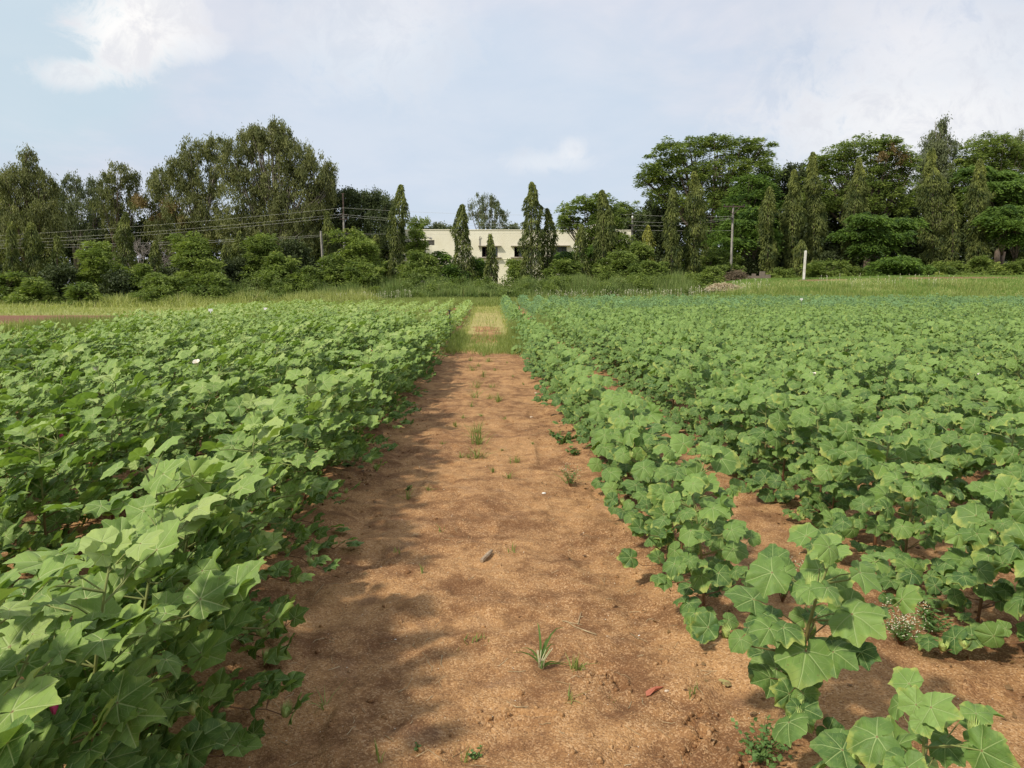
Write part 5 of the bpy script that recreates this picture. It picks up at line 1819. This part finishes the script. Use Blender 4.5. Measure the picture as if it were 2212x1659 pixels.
def leafy_weed(px, py, h, n, label, name='broadleaf_weed', size=0.022, flowers=0, spread=0.1, mat=None, cat='weed', feather=False):
    p = G(px, py)
    r2 = np.random.default_rng(int(px + 3 * py))
    e = empty(name, (p.x, p.y, float(H(p.x, p.y))))
    st = MB(); Vs, Fs, Ls, nn = [], [], [], 0
    fl = MB()
    P, D, L, W = [], [], [], []
    for i in range(n):
        a = r2.uniform(0, 6.283); r = spread * math.sqrt(r2.random()); hh = h * r2.uniform(0.45, 1.0)
        tip = np.array([r * math.cos(a), r * math.sin(a), hh])
        mid = tip * [0.45, 0.45, 0.55]
        st.tube([(0, 0, -0.01), mid, tip], [0.0022, 0.0016, 0.001], 4, False)
        for t in np.linspace(0.3, 1.0, 6 if not feather else 9):
            c = tip * t * [t ** .3, t ** .3, 1]
            for s_ in range(2):
                aa = r2.uniform(0, 6.283)
                P.append(c); D.append((math.cos(aa), math.sin(aa), r2.uniform(-.1, .5))); L.append(size * r2.uniform(.7, 1.4) * (1.5 if feather else 1)); W.append(size * (0.75 if not feather else 0.35) * r2.uniform(.8, 1.2))
        if flowers:
            for q in range(flowers):
                c = tip + r2.normal(0, 1, 3) * [.018, .018, .014] + [0, 0, .015]
                k = 0.0033
                V = np.array([(1, 0, 0), (0, 1, 0), (-1, 0, 0), (0, -1, 0), (0, 0, .8), (0, 0, -.6)]) * k + c
                fl.add(V, [(0, 1, 4), (1, 2, 4), (2, 3, 4), (3, 0, 4), (1, 0, 5), (2, 1, 5), (3, 2, 5), (0, 3, 5)])
    V, F, Lu = cards(np.array(P), np.array(D, float), np.array(L), np.array(W), r2.uniform(0.2, 1, len(P)), r2, 0.1)
    st.build('stem', M_STEM, e)
    mk('leaves', V, F, mat or M_WD, e, luv=Lu)
    if flowers: fl.build('flowers', M_SEED, e)
    tag(e, label, cat)


M_WD = foliage_mat('weed_leaf', (0.085, 0.17, 0.05), (0.16, 0.27, 0.08), 0.3)
leafy_weed(1945, 1392, 0.17, 26, 'bushy weed covered in tiny white flowers in the gap between the right rows', 'flowering_weed', 0.016, 8, 0.10, feather=True)
leafy_weed(2010, 1370, 0.13, 10, 'feathery-leaved green weed beside the white-flowered one', 'feathery_weed', 0.028, 0, 0.10, feather=True)
leafy_weed(1690, 1300, 0.24, 12, 'thin white-flowered weed behind the nearest slender cotton plant', 'flowering_weed', 0.015, 6, 0.12, feather=True)
leafy_weed(1232, 1052, 0.17, 12, 'white-flowered weed at the right edge of the path', 'flowering_weed', 0.016, 5, 0.08, feather=True)
leafy_weed(1640, 1640, 0.10, 26, 'dense small-leaved weed at the foot of the nearest slender cotton plant', size=0.019, spread=0.12)
leafy_weed(1215, 960, 0.14, 7, 'small broad-leaved seedling on the right side of the path', size=0.05, spread=0.12)
leafy_weed(1240, 985, 0.10, 5, 'small dark seedling just below the broad-leaved seedling', size=0.03, spread=0.08)
leafy_weed(1030, 1640, 0.035, 4, 'tiny green seedling at the bottom middle of the path', size=0.014, spread=0.03)
leafy_weed(905, 1622, 0.025, 3, 'tiny round-leaved seedling at the bottom left of the path', size=0.012, spread=0.02)
leafy_weed(1700, 1590, 0.06, 4, 'tiny low weed between the slender cotton plant and its neighbour', size=0.014, spread=0.04)
leafy_weed(880, 1060, 0.05, 4, 'small seedling near the left crop edge at mid path', size=0.016, spread=0.04)
leafy_weed(2140, 1380, 0.06, 5, 'tiny round-leaved weed near the second right row', size=0.02, spread=0.05)
leafy_weed(620, 1130, 0.25, 9, 'bright round-leaved weed growing between the first two left rows', size=0.045, spread=0.16)


def stick():
    a = G(1040, 1217); c = G(1062, 1197)
    b = MB()
    A = np.array(a) + [0, 0, .014]; C = np.array(c) + [0, 0, .022]
    b.tube([A, A * .65 + C * .35 + [0.001, 0, .002], A * .3 + C * .7, C], [0.012, 0.0135, 0.0125, 0.010], 7)
    o = b.build('wooden_stick', simple('weathered_wood', (0.46, 0.36, 0.25), (0.25, 0.18, 0.12), 40.0, 0.9, 0.1, 160.0, 0.002), smooth=False)
    tag(o, 'short thick weathered stick lying on the middle of the path', 'stick')


stick()


def scrap():
    p = G(1410, 1500)
    pts = [(-0.030, -0.020), (-0.026, 0.012), (-0.008, 0.022), (0.016, 0.018), (0.048, 0.024), (0.012, 0.002), (-0.014, -0.018)]
    V = [(x, y, 0.016 + 0.01 * math.sin(x * 60)) for x, y in pts] + [(x, y, 0.014 + 0.01 * math.sin(x * 60)) for x, y in pts]
    n = len(pts)
    b = MB()
    b.add(V, [(0, i, i + 1) for i in range(1, n - 1)])
    b.add(V, [(n, n + i + 1, n + i) for i in range(1, n - 1)])
    b.add(V, [(i, n + i, n + (i + 1) % n, (i + 1) % n) for i in range(n)])
    o = b.build('plastic_scrap', simple('faded_red_plastic', (0.42, 0.13, 0.07), (0.35, 0.12, 0.07), 10.0, 0.5, 0.4))
    o.location = (p.x, p.y, float(H(p.x, p.y)))
    o.scale = (1.0, 1.0, 1.0)
    tag(o, 'faded red plastic scrap lying on the soil at lower right of the path', 'plastic scrap')


scrap()


def dry_stem(pts_px, r0, label, name='dry_stalk'):
    b = MB()
    P = [G(*q) for q in pts_px]
    b.tube([(p.x, p.y, float(H(p.x, p.y)) + 0.010) for p in P], np.linspace(r0, r0 * .5, len(P)), 5)
    o = b.build(name, M_STRAW, smooth=True)
    tag(o, label, 'dry stalk', 'dry stalks lying on the soil')


dry_stem([(1288, 1375), (1262, 1366), (1240, 1357), (1222, 1345)], 0.0032, 'bleached dry stalk right of the largest grass clump')
dry_stem([(1215, 1345), (1232, 1349), (1258, 1354)], 0.0022, 'shorter dry stalk crossing the bleached one')
dry_stem([(1248, 1352), (1252, 1338), (1256, 1325)], 0.0022, 'upright dry stalk piece above the bleached one')
dry_stem([(1095, 1522), (1115, 1528), (1140, 1546)], 0.0030, 'curved dry root below the largest grass clump')
dry_stem([(955, 1420), (952, 1440), (956, 1445)], 0.0020, 'short pale stalk left of the yellowish tuft')
dry_stem([(700, 1265), (680, 1290), (672, 1310)], 0.0014, 'hair-thin dry stem by the left crop edge')
dry_stem([(1380, 1385), (1360, 1372), (1400, 1392)], 0.0016, 'faint dry twig near the right crop edge')
dry_stem([(820, 1395), (850, 1390), (875, 1398)], 0.0012, 'thin dry twig at the left half of the path')
dry_stem([(900, 1640), (925, 1625), (960, 1650)], 0.0018, 'bent dry stem at the bottom of the path')
dry_stem([(860, 1500), (880, 1490), (890, 1470)], 0.0016, 'thin forked dry twig left of the path middle at the bottom')


def stone(px, py, s, label, mat):
    p = G(px, py)
    r2 = np.random.default_rng(int(px))
    b = MB(); n1, n2 = 7, 5
    V = [(0, 0, s * .6)]
    for i in range(1, n2):
        for j in range(n1):
            ph, th = i * math.pi / n2, j * 6.283 / n1; k = s * r2.uniform(.8, 1.15)
            V.append((k * 1.3 * math.sin(ph) * math.cos(th), k * math.sin(ph) * math.sin(th), k * math.cos(ph) * .6))
    F = [(0, 1 + j, 1 + (j + 1) % n1) for j in range(n1)]
    for i in range(n2 - 2):
        for j in range(n1):
            a0, b0 = 1 + i * n1 + j, 1 + i * n1 + (j + 1) % n1
            F += [(a0, a0 + n1, b0 + n1), (a0, b0 + n1, b0)]
    b.add(V, F)
    o = b.build('pebble', mat, smooth=True)
    o.location = (p.x, p.y, float(H(p.x, p.y)) + s * .35)
    tag(o, label, 'pebble', 'larger pebbles on the soil')


M_PEB = simple('pale_pebble', (0.62, 0.52, 0.40), (0.50, 0.38, 0.27), 60.0, 0.8, 0.2)
M_PEW = simple('white_pebble', (0.80, 0.79, 0.76), (0.70, 0.68, 0.62), 60.0, 0.7, 0.3)
stone(854, 1383, 0.006, 'small white pebble left of the path middle', M_PEW)
stone(1175, 1067, 0.014, 'grey crumpled pebble on the right half of the path at mid distance', M_PEW)
stone(1312, 1376, 0.006, 'tan pebble below the third slender cotton plant', M_PEB)
stone(1381, 1374, 0.005, 'white shell-like pebble by the right crop edge', M_PEW)
stone(1440, 1494, 0.008, 'tan pebble right of the red plastic scrap', M_PEB)
stone(1148, 902, 0.016, 'tan stone on the far right half of the path', M_PEB)
stone(967, 1238, 0.005, 'tiny tan pebble left of the stick', M_PEB)
stone(1158, 850, 0.02, 'pale stone in the tuft stretch of the path', M_PEB)
stone(1320, 823, 0.02, 'pale stone under the right row edge', M_PEB)


def fallen_leaf(px, py, s, label):
    p = G(px, py)
    P, Fc, uv = TPL[('round', 0)][1]
    m = simple('withered_leaf', (0.42, 0.38, 0.14), (0.25, 0.16, 0.07), 30.0)
    V = P * s
    V[:, 2] *= 0.6
    o = mk('fallen_leaf', V, Fc, m, smooth=True)
    o.location = (p.x, p.y, float(H(p.x, p.y)) + 0.014)
    o.rotation_euler = (0.2, 0.15, px)
    tag(o, label, 'leaf')


fallen_leaf(1720, 1140, 0.045, 'yellowed cotton leaf lying on the soil between the first two right rows')
fallen_leaf(1565, 1480, 0.035, 'withered leaf on the soil under the slender right-row plants')
print('objects', len(bpy.data.objects))
